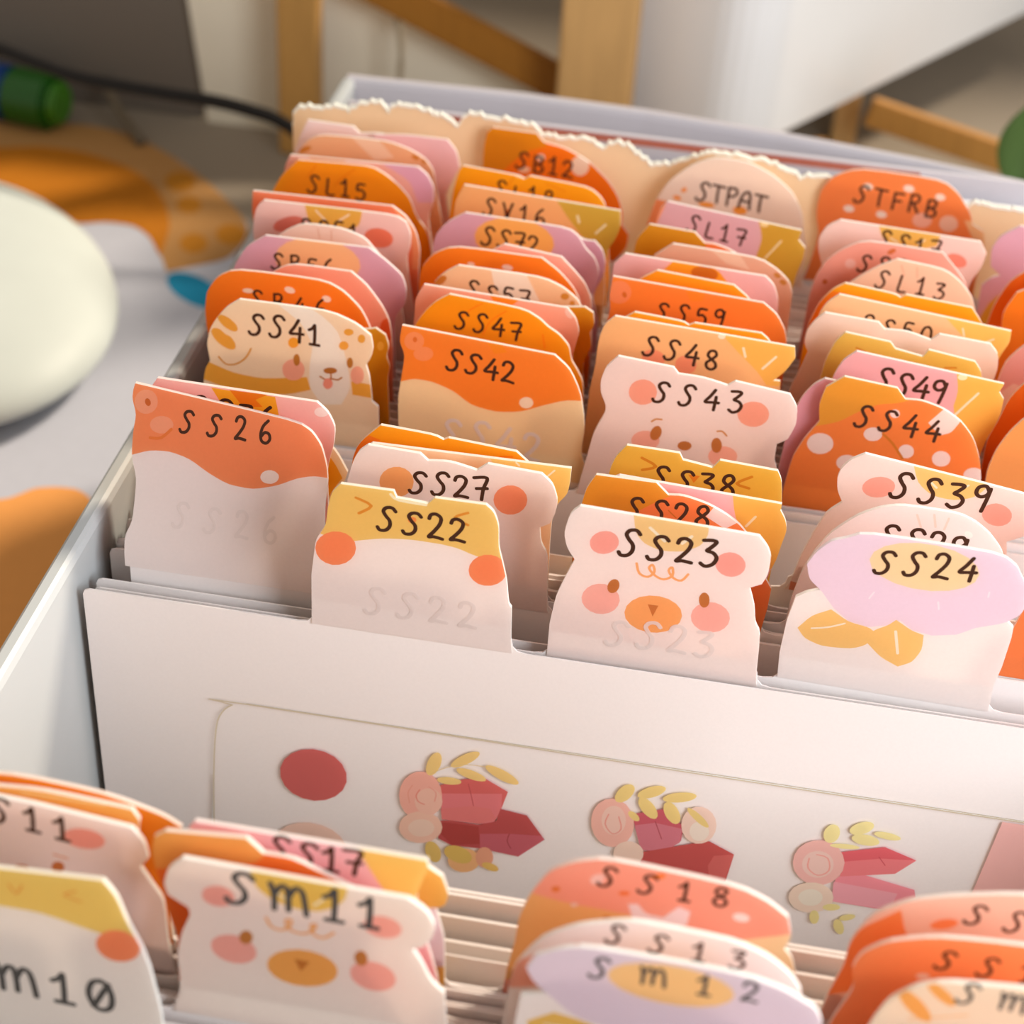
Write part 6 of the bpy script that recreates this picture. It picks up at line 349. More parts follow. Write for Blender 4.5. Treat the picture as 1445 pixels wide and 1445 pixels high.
SHEETPARTS=[["pink_dot",[["C8645F",0,[[0.66,-0.944],[0.642,-1.002],[0.606,-1.052],[0.557,-1.088],[0.501,-1.105],[0.445,-1.1],[0.395,-1.076],[0.359,-1.034],[0.34,-0.98],[0.34,-0.92],[0.36,-0.862],[0.396,-0.814],[0.445,-0.779],[0.5,-0.763],[0.555,-0.768],[0.603,-0.791],[0.639,-0.832],[0.659,-0.885]]]]],["pale_dot",[["EFC4B2",0,[[0.656,-1.423],[0.638,-1.475],[0.601,-1.519],[0.55,-1.55],[0.49,-1.565],[0.43,-1.561],[0.376,-1.538],[0.335,-1.5],[0.313,-1.452],[0.311,-1.398],[0.331,-1.347],[0.368,-1.304],[0.419,-1.274],[0.478,-1.26],[0.537,-1.264],[0.59,-1.286],[0.63,-1.323],[0.653,-1.37]]]]],["gem_bouquet_print",[["CF6560",0,[[1.107,-0.868],[1.215,-0.804],[1.317,-0.78],[1.424,-0.842],[1.39,-1.0],[1.366,-1.065],[1.296,-1.083],[1.121,-1.093]]],["D9797A",0,[[1.115,-0.92],[1.397,-0.86],[1.399,-0.959],[1.366,-1.065],[1.296,-1.081],[1.121,-1.091]]],["B85050",0.0042,[[1.237,-0.83],[1.254,-0.903],[1.271,-0.988]]],["D87874",0,[[1.112,-1.023],[1.264,-0.97],[1.347,-0.971],[1.378,-1.033],[1.296,-1.083],[1.121,-1.093]]],["B5504E",0,[[1.107,-1.104],[1.17,-1.09],[1.297,-1.089],[1.379,-1.047],[1.395,-0.96],[1.521,-0.976],[1.614,-1.119],[1.496,-1.263],[1.311,-1.249],[1.176,-1.26],[1.107,-1.227]]],["BF6068",0,[[1.306,-1.149],[1.446,-1.117],[1.598,-1.097],[1.614,-1.119],[1.496,-1.263],[1.311,-1.249]]],["A9443F",0,[[1.121,-1.111],[1.297,-1.101],[1.31,-1.219],[1.176,-1.255],[1.117,-1.192]]],["9C3F3E",0.0042,[[1.446,-1.117],[1.438,-1.169],[1.458,-1.215]]],["EDAA98",0,[[1.117,-0.934],[1.113,-0.99],[1.096,-1.043],[1.07,-1.085],[1.037,-1.112],[1.001,-1.12],[0.967,-1.109],[0.938,-1.078],[0.919,-1.033],[0.912,-0.979],[0.917,-0.923],[0.934,-0.871],[0.961,-0.83],[0.993,-0.804],[1.029,-0.796],[1.062,-0.808],[1.09,-0.837],[1.109,-0.881]]],["EDBCA6",0,[[1.125,-1.145],[1.119,-1.184],[1.102,-1.22],[1.075,-1.251],[1.041,-1.272],[1.004,-1.281],[0.97,-1.275],[0.941,-1.257],[0.922,-1.229],[0.915,-1.193],[0.921,-1.154],[0.938,-1.118],[0.966,-1.087],[0.999,-1.067],[1.036,-1.059],[1.07,-1.064],[1.098,-1.082],[1.117,-1.11]]],["F2B8A4",0,[[1.12,-0.972],[1.117,-1.003],[1.107,-1.032],[1.09,-1.056],[1.068,-1.071],[1.045,-1.077],[1.023,-1.071],[1.005,-1.055],[0.993,-1.031],[0.988,-1.002],[0.991,-0.971],[1.002,-0.942],[1.019,-0.918],[1.04,-0.903],[1.063,-0.898],[1.085,-0.904],[1.103,-0.919],[1.115,-0.943]]],["DE8878",0.0063,[[1.01,-0.918],[0.994,-0.961],[1.005,-0.998],[1.034,-1.011]]],["E29A88",0.0056,[[0.975,-0.897],[0.955,-0.95],[0.964,-1.017]]],["E29A88",0.0056,[[1.052,-0.89],[1.087,-0.921],[1.082,-0.981]]],["F3C8B4",0,[[1.087,-1.159],[1.084,-1.18],[1.074,-1.201],[1.057,-1.218],[1.036,-1.23],[1.014,-1.235],[0.993,-1.233],[0.976,-1.223],[0.964,-1.207],[0.96,-1.188],[0.963,-1.166],[0.974,-1.146],[0.991,-1.128],[1.011,-1.117],[1.033,-1.112],[1.054,-1.114],[1.071,-1.123],[1.083,-1.139]]],["E3C27C",0,[[1.101,-0.749],[1.091,-0.775],[1.08,-0.796],[1.067,-0.81],[1.055,-0.815],[1.044,-0.811],[1.038,-0.798],[1.035,-0.777],[1.037,-0.752],[1.043,-0.725],[1.052,-0.699],[1.064,-0.678],[1.076,-0.665],[1.088,-0.659],[1.098,-0.664],[1.105,-0.677],[1.108,-0.697],[1.106,-0.722]]],["E3C27C",0,[[1.281,-0.621],[1.281,-0.633],[1.273,-0.651],[1.259,-0.672],[1.239,-0.694],[1.216,-0.713],[1.194,-0.729],[1.174,-0.738],[1.16,-0.74],[1.152,-0.734],[1.152,-0.722],[1.16,-0.704],[1.175,-0.683],[1.195,-0.661],[1.217,-0.641],[1.24,-0.626],[1.259,-0.617],[1.274,-0.615]]],["E3C27C",0,[[1.319,-0.788],[1.313,-0.796],[1.299,-0.801],[1.278,-0.802],[1.255,-0.799],[1.23,-0.792],[1.208,-0.783],[1.19,-0.771],[1.18,-0.759],[1.178,-0.748],[1.184,-0.74],[1.198,-0.735],[1.218,-0.734],[1.242,-0.737],[1.266,-0.744],[1.288,-0.754],[1.306,-0.765],[1.316,-0.777]]],["E3C27C",0,[[1.205,-0.826],[1.201,-0.835],[1.191,-0.843],[1.175,-0.849],[1.156,-0.853],[1.136,-0.855],[1.117,-0.853],[1.102,-0.849],[1.092,-0.843],[1.089,-0.835],[1.093,-0.826],[1.103,-0.818],[1.119,-0.812],[1.138,-0.807],[1.158,-0.806],[1.177,-0.807],[1.192,-0.812],[1.201,-0.818]]],["E3C27C",0,[[1.47,-0.779],[1.462,-0.787],[1.446,-0.789],[1.422,-0.785],[1.395,-0.776],[1.368,-0.762],[1.343,-0.745],[1.324,-0.728],[1.313,-0.712],[1.312,-0.699],[1.32,-0.691],[1.336,-0.689],[1.359,-0.693],[1.386,-0.702],[1.414,-0.716],[1.438,-0.732],[1.457,-0.75],[1.469,-0.766]]],["D8BC80",0.0035,[[1.056,-0.807],[1.13,-0.748],[1.225,-0.708],[1.334,-0.704]]],["D9B868",0,[[1.117,-1.295],[1.123,-1.319],[1.125,-1.344],[1.123,-1.366],[1.115,-1.384],[1.104,-1.394],[1.091,-1.396],[1.077,-1.389],[1.064,-1.374],[1.053,-1.354],[1.047,-1.329],[1.045,-1.305],[1.048,-1.282],[1.055,-1.265],[1.066,-1.255],[1.079,-1.254],[1.093,-1.26],[1.106,-1.275]]],["E8B27C",0,[[1.315,-1.331],[1.311,-1.361],[1.299,-1.389],[1.279,-1.413],[1.254,-1.429],[1.226,-1.436],[1.2,-1.431],[1.179,-1.417],[1.164,-1.395],[1.158,-1.367],[1.162,-1.337],[1.175,-1.309],[1.195,-1.285],[1.22,-1.27],[1.247,-1.263],[1.273,-1.267],[1.294,-1.281],[1.309,-1.303]]],["D8B660",0,[[1.275,-1.334],[1.267,-1.352],[1.252,-1.366],[1.231,-1.373],[1.207,-1.373],[1.184,-1.366],[1.163,-1.353],[1.147,-1.336],[1.139,-1.315],[1.139,-1.295],[1.147,-1.277],[1.162,-1.264],[1.183,-1.257],[1.206,-1.256],[1.23,-1.263],[1.25,-1.276],[1.266,-1.294],[1.274,-1.314]]],["E0A080",0,[[1.377,-1.295],[1.376,-1.32],[1.369,-1.344],[1.359,-1.362],[1.345,-1.374],[1.331,-1.378],[1.316,-1.372],[1.304,-1.359],[1.296,-1.339],[1.292,-1.315],[1.294,-1.29],[1.3,-1.267],[1.311,-1.249],[1.324,-1.237],[1.339,-1.234],[1.353,-1.239],[1.365,-1.252],[1.373,-1.272]]],["DDB765",0,[[1.407,-1.377],[1.403,-1.385],[1.394,-1.391],[1.382,-1.393],[1.369,-1.392],[1.354,-1.388],[1.342,-1.382],[1.332,-1.373],[1.326,-1.363],[1.325,-1.354],[1.329,-1.345],[1.338,-1.34],[1.35,-1.337],[1.364,-1.338],[1.378,-1.342],[1.391,-1.349],[1.401,-1.358],[1.406,-1.367]]]]],["gem_bouquet_print",[["C45C66",0,[[2.004,-0.86],[2.139,-0.797],[2.245,-0.886],[2.244,-0.984],[2.18,-1.074],[2.066,-1.084]]],["CC7882",0,[[2.022,-0.929],[2.115,-0.891],[2.241,-0.903],[2.24,-0.994],[2.169,-1.076],[2.066,-1.084]]],["A84850",0.0045,[[2.114,-0.883],[2.154,-0.989]]],["BE5450",0,[[2.068,-1.1],[2.242,-1.015],[2.371,-0.955],[2.495,-1.017],[2.478,-1.215],[2.088,-1.307]]],["CB6660",0,[[2.385,-1.118],[2.405,-1.046],[2.495,-1.017],[2.474,-1.182],[2.401,-1.199]]],["F1B2A2",0,[[2.015,-0.889],[2.021,-0.944],[2.015,-0.998],[1.997,-1.046],[1.97,-1.08],[1.937,-1.096],[1.902,-1.093],[1.869,-1.071],[1.842,-1.032],[1.825,-0.982],[1.82,-0.927],[1.826,-0.873],[1.844,-0.827],[1.871,-0.794],[1.904,-0.778],[1.938,-0.781],[1.971,-0.803],[1.997,-0.84]]],["F2CBB8",0,[[2.082,-1.105],[2.081,-1.134],[2.071,-1.162],[2.054,-1.184],[2.032,-1.2],[2.007,-1.205],[1.984,-1.201],[1.963,-1.187],[1.949,-1.165],[1.942,-1.138],[1.944,-1.108],[1.953,-1.081],[1.97,-1.059],[1.992,-1.044],[2.016,-1.038],[2.04,-1.042],[2.06,-1.056],[2.075,-1.078]]],["F5C2B2",0,[[1.98,-0.906],[1.98,-0.939],[1.973,-0.97],[1.96,-0.995],[1.943,-1.011],[1.923,-1.015],[1.904,-1.008],[1.887,-0.99],[1.875,-0.963],[1.868,-0.931],[1.869,-0.897],[1.876,-0.866],[1.889,-0.842],[1.906,-0.827],[1.926,-0.822],[1.945,-0.829],[1.961,-0.847],[1.974,-0.874]]],["E29A8C",0.0068,[[1.898,-0.883],[1.887,-0.951],[1.927,-1.008],[1.963,-0.967],[1.945,-0.889]]],["F5C9B8",0,[[2.392,-0.845],[2.392,-0.887],[2.383,-0.926],[2.365,-0.958],[2.341,-0.978],[2.313,-0.985],[2.285,-0.976],[2.261,-0.954],[2.243,-0.921],[2.234,-0.88],[2.234,-0.838],[2.244,-0.799],[2.261,-0.768],[2.285,-0.749],[2.313,-0.742],[2.34,-0.751],[2.364,-0.772],[2.382,-0.805]]],["F8D8C8",0,[[2.364,-0.892],[2.364,-0.914],[2.358,-0.935],[2.348,-0.952],[2.335,-0.962],[2.319,-0.966],[2.304,-0.962],[2.291,-0.95],[2.281,-0.933],[2.276,-0.912],[2.276,-0.889],[2.281,-0.869],[2.291,-0.852],[2.305,-0.841],[2.32,-0.838],[2.335,-0.842],[2.348,-0.853],[2.358,-0.87]]],["E3C880",0,[[1.994,-0.677],[2.0,-0.69],[2.001,-0.709],[1.996,-0.73],[1.987,-0.752],[1.975,-0.772],[1.96,-0.787],[1.946,-0.796],[1.932,-0.797],[1.922,-0.791],[1.917,-0.777],[1.916,-0.759],[1.921,-0.737],[1.93,-0.715],[1.942,-0.695],[1.957,-0.68],[1.971,-0.672],[1.984,-0.671]]],["E3C880",0,[[2.139,-0.661],[2.139,-0.674],[2.131,-0.69],[2.117,-0.708],[2.098,-0.724],[2.077,-0.737],[2.056,-0.746],[2.038,-0.749],[2.024,-0.746],[2.017,-0.737],[2.018,-0.724],[2.025,-0.708],[2.04,-0.691],[2.058,-0.675],[2.079,-0.662],[2.1,-0.653],[2.119,-0.65],[2.132,-0.653]]],["E3C880",0,[[2.117,-0.861],[2.108,-0.868],[2.094,-0.867],[2.078,-0.859],[2.061,-0.845],[2.045,-0.825],[2.033,-0.803],[2.025,-0.781],[2.024,-0.762],[2.028,-0.748],[2.037,-0.741],[2.05,-0.741],[2.066,-0.749],[2.083,-0.764],[2.099,-0.783],[2.111,-0.805],[2.119,-0.827],[2.121,-0.846]]],["E3C880",0,[[2.282,-0.679],[2.279,-0.691],[2.268,-0.705],[2.249,-0.719],[2.226,-0.731],[2.2,-0.74],[2.174,-0.745],[2.153,-0.745],[2.139,-0.741],[2.132,-0.732],[2.135,-0.72],[2.147,-0.706],[2.165,-0.692],[2.189,-0.68],[2.215,-0.671],[2.24,-0.666],[2.261,-0.666],[2.276,-0.671]]],["E3C880",0,[[2.218,-0.873],[2.208,-0.879],[2.194,-0.877],[2.18,-0.866],[2.165,-0.85],[2.153,-0.828],[2.145,-0.805],[2.141,-0.782],[2.142,-0.763],[2.149,-0.75],[2.159,-0.744],[2.172,-0.746],[2.187,-0.756],[2.201,-0.773],[2.213,-0.794],[2.222,-0.818],[2.226,-0.841],[2.224,-0.86]]],["E3C880",0,[[2.358,-0.866],[2.352,-0.87],[2.34,-0.868],[2.323,-0.859],[2.305,-0.845],[2.286,-0.827],[2.269,-0.808],[2.257,-0.791],[2.25,-0.776],[2.25,-0.766],[2.256,-0.762],[2.268,-0.765],[2.285,-0.774],[2.303,-0.788],[2.322,-0.805],[2.339,-0.824],[2.351,-0.842],[2.358,-0.857]]],["E3C880",0,[[2.04,-0.894],[2.035,-0.899],[2.028,-0.901],[2.019,-0.899],[2.01,-0.893],[2.0,-0.885],[1.993,-0.876],[1.987,-0.865],[1.985,-0.855],[1.987,-0.847],[1.991,-0.842],[1.998,-0.84],[2.007,-0.842],[2.017,-0.848],[2.026,-0.856],[2.034,-0.865],[2.039,-0.876],[2.041,-0.886]]]]],["gem_bouquet_print",[["D9646A",0,[[2.967,-0.891],[3.153,-0.815],[3.304,-0.869],[3.227,-0.976],[3.099,-1.008],[2.99,-1.059]]],["E37E80",0,[[2.98,-0.953],[3.15,-0.892],[3.304,-0.869],[3.227,-0.976],[2.988,-1.051]]],["E98E96",0,[[2.972,-1.055],[3.1,-1.016],[3.331,-1.061],[3.346,-1.111],[3.227,-1.225],[2.971,-1.224]]],["F0A2AA",0,[[2.966,-1.09],[3.261,-1.103],[3.248,-1.217],[2.977,-1.223]]],["C85058",0.0045,[[3.138,-0.884],[3.174,-0.932]]],["F6B4AA",0,[[2.994,-0.955],[2.995,-1.007],[2.982,-1.056],[2.957,-1.096],[2.923,-1.123],[2.882,-1.133],[2.842,-1.124],[2.806,-1.098],[2.779,-1.058],[2.765,-1.009],[2.764,-0.957],[2.777,-0.909],[2.803,-0.869],[2.837,-0.844],[2.877,-0.834],[2.916,-0.843],[2.952,-0.868],[2.978,-0.907]]],["F6D0BC",0,[[2.983,-1.196],[2.982,-1.232],[2.97,-1.267],[2.946,-1.297],[2.915,-1.317],[2.88,-1.326],[2.845,-1.322],[2.814,-1.305],[2.792,-1.278],[2.78,-1.245],[2.781,-1.208],[2.794,-1.173],[2.818,-1.144],[2.849,-1.124],[2.884,-1.116],[2.918,-1.12],[2.948,-1.136],[2.971,-1.162]]],["F9C4B8",0,[[2.948,-0.977],[2.949,-1.008],[2.941,-1.038],[2.925,-1.062],[2.904,-1.078],[2.879,-1.084],[2.855,-1.079],[2.833,-1.063],[2.816,-1.04],[2.808,-1.01],[2.807,-0.979],[2.815,-0.95],[2.831,-0.926],[2.852,-0.911],[2.877,-0.905],[2.901,-0.91],[2.923,-0.925],[2.939,-0.948]]],["EBA094",0.0068,[[2.834,-0.963],[2.838,-1.028],[2.889,-1.066],[2.933,-1.022],[2.915,-0.944],[2.863,-0.932]]],["FADDCB",0,[[2.934,-1.207],[2.934,-1.227],[2.927,-1.247],[2.915,-1.263],[2.898,-1.274],[2.879,-1.278],[2.859,-1.276],[2.843,-1.267],[2.831,-1.252],[2.824,-1.234],[2.825,-1.214],[2.832,-1.195],[2.845,-1.179],[2.861,-1.168],[2.88,-1.163],[2.899,-1.166],[2.916,-1.175],[2.928,-1.189]]],["EFDA9A",0,[[2.941,-0.801],[2.935,-0.82],[2.925,-0.835],[2.914,-0.843],[2.901,-0.844],[2.889,-0.838],[2.88,-0.825],[2.874,-0.807],[2.872,-0.786],[2.874,-0.765],[2.881,-0.746],[2.89,-0.732],[2.902,-0.724],[2.914,-0.723],[2.926,-0.729],[2.935,-0.742],[2.941,-0.759],[2.943,-0.78]]],["EFDA9A",0,[[3.081,-0.687],[3.083,-0.701],[3.078,-0.716],[3.068,-0.733],[3.053,-0.748],[3.036,-0.759],[3.018,-0.766],[3.002,-0.767],[2.99,-0.762],[2.983,-0.752],[2.981,-0.739],[2.986,-0.723],[2.997,-0.707],[3.011,-0.692],[3.028,-0.681],[3.046,-0.674],[3.062,-0.673],[3.074,-0.677]]],["EFDA9A",0,[[3.124,-0.792],[3.121,-0.803],[3.11,-0.813],[3.094,-0.821],[3.073,-0.824],[3.052,-0.824],[3.031,-0.819],[3.013,-0.811],[3.002,-0.8],[2.998,-0.788],[3.001,-0.777],[3.011,-0.766],[3.028,-0.759],[3.048,-0.756],[3.07,-0.756],[3.091,-0.761],[3.108,-0.769],[3.119,-0.78]]],["EFDA9A",0,[[3.212,-0.748],[3.209,-0.755],[3.198,-0.761],[3.182,-0.765],[3.163,-0.766],[3.141,-0.764],[3.121,-0.76],[3.105,-0.754],[3.094,-0.746],[3.091,-0.739],[3.094,-0.732],[3.104,-0.726],[3.12,-0.722],[3.14,-0.721],[3.161,-0.723],[3.181,-0.727],[3.197,-0.733],[3.208,-0.74]]],["EFDA9A",0,[[3.045,-0.844],[3.041,-0.85],[3.03,-0.856],[3.012,-0.861],[2.991,-0.865],[2.967,-0.868],[2.945,-0.868],[2.927,-0.866],[2.915,-0.863],[2.91,-0.858],[2.914,-0.852],[2.925,-0.846],[2.942,-0.841],[2.964,-0.837],[2.987,-0.834],[3.01,-0.834],[3.028,-0.836],[3.04,-0.839]]],["E3D492",0,[[2.939,-1.344],[2.94,-1.361],[2.938,-1.376],[2.934,-1.388],[2.928,-1.395],[2.92,-1.397],[2.912,-1.393],[2.904,-1.384],[2.898,-1.371],[2.895,-1.355],[2.893,-1.339],[2.895,-1.324],[2.899,-1.312],[2.906,-1.304],[2.913,-1.303],[2.921,-1.306],[2.929,-1.315],[2.935,-1.329]]],["E3D492",0,[[3.023,-1.254],[3.022,-1.263],[3.016,-1.272],[3.006,-1.279],[2.994,-1.285],[2.98,-1.289],[2.967,-1.289],[2.955,-1.286],[2.947,-1.281],[2.944,-1.274],[2.945,-1.265],[2.951,-1.257],[2.96,-1.249],[2.973,-1.243],[2.987,-1.24],[3.0,-1.239],[3.011,-1.242],[3.019,-1.247]]],["E3D492",0,[[3.057,-1.373],[3.063,-1.39],[3.066,-1.408],[3.065,-1.423],[3.062,-1.434],[3.055,-1.44],[3.046,-1.44],[3.037,-1.433],[3.027,-1.422],[3.019,-1.406],[3.013,-1.389],[3.011,-1.372],[3.011,-1.357],[3.015,-1.346],[3.021,-1.34],[3.03,-1.34],[3.04,-1.346],[3.049,-1.358]]],["E3D492",0,[[3.101,-1.298],[3.101,-1.305],[3.097,-1.314],[3.089,-1.324],[3.078,-1.332],[3.066,-1.339],[3.053,-1.343],[3.043,-1.343],[3.035,-1.341],[3.031,-1.335],[3.031,-1.328],[3.036,-1.319],[3.044,-1.309],[3.055,-1.301],[3.067,-1.294],[3.079,-1.291],[3.09,-1.29],[3.097,-1.292]]]]],["pink_block",[["F6B4AC",0,[[3.619,-0.546],[5.079,-0.532],[5.634,-2.237],[3.478,-2.507]]]]]]
DESK = -2.65; FLOOR = -2.58
# ------------------------------------------------------------------ the setting: desk, wall
struct(box('floor', (-16, -9, DESK-.5), (16, 20, DESK), mat('988B7A', 'wall')))
bpy.data.objects['floor'].name = 'desk_top'
struct(box('wall_back', (-16, 20, -6), (16, 20.3, 6), mat('8A7E6E', 'wall')))

# ------------------------------------------------------------------ storage box
bx = link('storage_box', None); bx.location = (2, 1, DESK)
tag(bx, 'white glossy plastic storage box filled with tabbed divider cards', 'storage box')
def child(o, parent, loc=None):
    o.parent = parent; o.location = loc if loc else -Vector(parent.location); return o
PL = mat('B6B9B8', 'plastic'); PLB = mat('C4BFC4', 'plastic')
XL, XR, YF, YB, RZ = -.585, 4.72, -3.3, 5.42, .13
def wall_strip(name, line, nrm, z0, z1, th, m, bulge=0):
    """upright wall along a polyline with a rounded rim on top"""
    prof = [(0, z0), (0, z1-.03), (.012, z1), (.03, z1+.012), (th+.02, z1+.012), (th+.035, z1), (th+.035, z1-.05), (th+.03, z1-.06), (th, z1-.065), (th, z0)]
    verts, faces = [], []; k = len(prof)
    for p, nn in zip(line, nrm):
        for (o_, z) in prof: verts.append((p[0]+nn[0]*o_, p[1]+nn[1]*o_, z))
    for i in range(len(line)-1):
        for j in range(k): faces.append([i*k+j, i*k+(j+1) % k, (i+1)*k+(j+1) % k, (i+1)*k+j])
    faces.append(list(range(k))[::-1]); faces.append([(len(line)-1)*k+j for j in range(k)])
    bm = bmesh.new(); bv = [bm.verts.new(v) for v in verts]
    for f in faces: bm.faces.new([bv[i] for i in f])
    bmesh.ops.recalc_face_normals(bm, faces=bm.faces[:])
    return from_bm(name, bm, m)
child(wall_strip('side_wall', [(XL, YF), (XL, YB)], [(-1, 0)]*2, FLOOR-.06, RZ, .05, PL), bx)
child(wall_strip('side_wall', [(XR, YF), (XR, YB)], [(1, 0)]*2, FLOOR-.06, RZ, .05, PL), bx)
BK = [(XL-.06, 5.42), (.5, 5.46), (1.4, 5.43), (2.3, 5.33), (3.2, 5.18), (3.9, 5.02), (XR+.06, 4.86)]
child(wall_strip('back_wall', BK, [(0, 1)]*len(BK), FLOOR-.06, RZ, .05, PLB), bx)
child(wall_strip('front_wall', [(XL, YF), (XR, YF)], [(0, -1)]*2, FLOOR-.06, RZ, .05, PL), bx)
child(box('box_floor', (XL, YF, FLOOR-.07), (XR, 5.4, FLOOR-.003), PL), bx)
# pack leaning in the free space behind the cards
pk = link('backing_pack', None); pk.location = (2, 4.7, FLOOR)
tag(pk, 'white paper pack with a thin red printed line standing against the box back', 'paper pack')
child(box('sheet', (-.46, 4.70, FLOOR), (3.9, 4.735, .30), mat('CFCBD2', 'board')), pk)
child(box('red_heading', (-.42, 4.692, .245), (3.2, 4.699, .29), mat('B86A58', 'ink')), pk)
child(box('front_sheet', (.7, 4.52, FLOOR), (4.3, 4.56, .21), mat('EFEFF2', 'board')), pk)

# ------------------------------------------------------------------ tabbed dividers
def divider_outline(tab, x0, sh, dl, dr):
    """full card outline (X-Z local to the tab column): body plus inset tab with filleted roots"""
    L = -.53-x0+dl; R_ = 4.53-x0+dr; cx = (tab[0][0]+tab[-1][0])/2; top = max(q[1] for q in tab)
    ins = [(cx+(q[0]-cx)*.982, sh+(q[1]-sh)*.988) for q in tab]
    # the card's own tab is a short stub: the folded sticker forms the part that rises above it
    k0 = [q for q in ins if q[1] <= sh+.1]; li = 0
    while li < len(ins)-1 and ins[li+1][1] <= sh+.14: li += 1
    ri = len(ins)-1
    while ri > 0 and ins[ri-1][1] <= sh+.14: ri -= 1
    xa = ins[li][0]+(ins[min(li+1, len(ins)-1)][0]-ins[li][0])*max(0, min(1, (sh+.14-ins[li][1])/max(1e-4, ins[min(li+1, len(ins)-1)][1]-ins[li][1])))
    xb = ins[ri][0]+(ins[ri-1][0]-ins[ri][0])*max(0, min(1, (sh+.14-ins[ri][1])/max(1e-4, ins[ri-1][1]-ins[ri][1])))
    ins = ins[:li+1]+[(xa, sh+.14), (xb, sh+.14)]+ins[ri:]
    a, b = ins[0], ins[-1]; f = .07; r = .03
    pts = [(L, FLOOR), (L, sh-r), (L+r*.3, sh-r*.3), (L+r, sh)]
    if a[0]-f > L+r+.01: pts += [(a[0]-f, sh), (a[0]-f*.4, sh+f*.12), (a[0]-f*.1, sh+f*.45), (a[0], sh+f)]
    pts += [q for q in ins if q[1] > sh+f+.005]
    if b[0]+f < R_-r-.01: pts += [(b[0], sh+f), (b[0]+f*.1, sh+f*.45), (b[0]+f*.4, sh+f*.12), (b[0]+f, sh)]
    pts += [(R_-r, sh), (R_-r*.3, sh-r*.3), (R_, sh-r), (R_, FLOOR)]
    return dedupe(pts, .0015)
GR = {1: 'tabbed dividers standing behind the crystal sticker sheet', 2: 'tabbed dividers in the blurred front bundle'}
BOARD = mat('F1E8E3', 'board')
for n_, t in enumerate(TABS):
    x0, y = t['col'], t['y']; sh = {'Sm10': -.3, 'SS22': 0, 'SS26': 0, 'SS23': -.035, 'SS24': -.05}.get(t['id'], -.02-.05*((n_*7) % 5)/5)
    o = [tuple(q) for q in t['out']]
    o = [q for q in o]
    left, right = o[0], o[-1]
    if left[1] > sh+.35: o = [(min(left[0], -.43), sh), (min(left[0], -.43), sh+.2)]+o
    elif left[1] > sh+.03: o = [(left[0]-.01, sh)]+o
    if right[1] > sh+.35: o = o+[(max(right[0], .44), sh+.2), (max(right[0], .44), sh)]
    elif right[1] > sh+.03: o = o+[(right[0]+.01, sh)]
    o = dedupe([(q[0], max(q[1], sh)) for q in o])
    o = dedupe(round_poly(o, 33), .0015)
    root = link('tab_divider', None); root.location = (x0, y, FLOOR)
    tag(root, t['label'], 'tab divider', GR[t['g']])
    rnd = random.Random(n_)
    full = divider_outline(o, x0, sh, rnd.uniform(-.02, .01), rnd.uniform(-.01, .02)); lean = t.get('lean', 0)
    if lean:      # this card sits a little lower and its tab is bent back at the shoulder
        l_, r_ = o[0][0]+.02, o[-1][0]-.02
        b = prism('board', [(-.55, FLOOR), (-.55, -.21), (-.53, -.2), (l_, -.2), (l_, .004), (r_, .004), (r_, -.2), (4.5, -.2), (4.53, -.22), (4.53, FLOOR)], -.004, .004, BOARD, root)
    else: b = prism('board', full, -.004, .004, BOARD, root)
    b.location = (0, 0, -FLOOR)
    shapes = []; cols = [t['base']]
    for c, wd, p in t['shapes']:
        p = [tuple(q) for q in p]
        if wd:
            for q in segs(smooth_line(p, 3), wd): shapes.append(q); cols.append(c)
            continue
        elif 4 < len(p) < 16: p = round_poly(p, 50)
        shapes.append(p); cols.append(c)
    st = print_slab('tab_sticker', o, shapes, cols, -.0085, .0085, root); st.location = (0, 0, -FLOOR)
    if t.get('text'):
        s, a, bb, hg = t['text']; hg *= 1.18 if t['g'] == 2 else 1
        lt = lettering('lettering', s, a, bb, hg, -.0092, root, ink='4A4440' if t['g'] == 2 and s[1] == 'm' else '3E2010'); lt.location = (0, 0, -FLOOR)
    if t.get('faint'):
        a, bb, hg = t['faint']
        lt = lettering('faint_lettering', t['id'], a, bb, hg*1.15, -.0100, root, ink=FAINT, wk=.13, kind='paper'); lt.location = (0, 0, -FLOOR)
        lt['label'] = 'faint grey embossed lettering'
    if lean:
        for c in root.children:
            if c.name.split('.')[0] != 'board': shear(c, lean)

# plain cards without a visible tab, packed between the dividers
def plain(y, top, i, label, notch=None):
    rnd = random.Random(i*3+1); L, R_ = -.53+rnd.uniform(-.02, .03), 4.5+rnd.uniform(-.03, .02); r = .04
    pts = [(L, FLOOR), (L, top-r), (L+r*.3, top-r*.3), (L+r, top)]
    pts += [(R_-r, top), (R_-r*.3, top-r*.3), (R_, top-r), (R_, FLOOR)]
    root = prism('plain_card', [(q[0]-2, q[1]-FLOOR) for q in pts], -.007, .007, mat('EFE6E0', 'board'))
    root.location = (2, y, FLOOR)
    tag(root, label, 'card', 'plain white cards packed between the tabbed dividers')
ys1 = sorted(t['y'] for t in TABS); IDY = {t['y']: t['id'] if t.get('text') else t['label'] for t in TABS}
i = 0
for a, b in zip(ys1, ys1[1:]):
    if a < 1.9 or b-a < .07: continue
    k = 2
    for j in range(1, k):
        i += 1; plain(a+(b-a)*j/k, random.uniform(-.10, -.02), i, 'plain white card edge just in front of the %s' % (IDY[b]+' tab' if len(IDY[b]) < 7 else ' '.join(IDY[b].split()[:6])))
for j, (y, tp_) in enumerate([(-1.37, .0), (-1.395, .005), (-1.47, -.03), (-1.56, -.06)]):
    plain(y, tp_, 50+j, 'plain white card edge, %s from the back of the blurred front bundle' % ('first', 'second', 'third', 'fourth', 'fifth', 'sixth', 'seventh')[j])

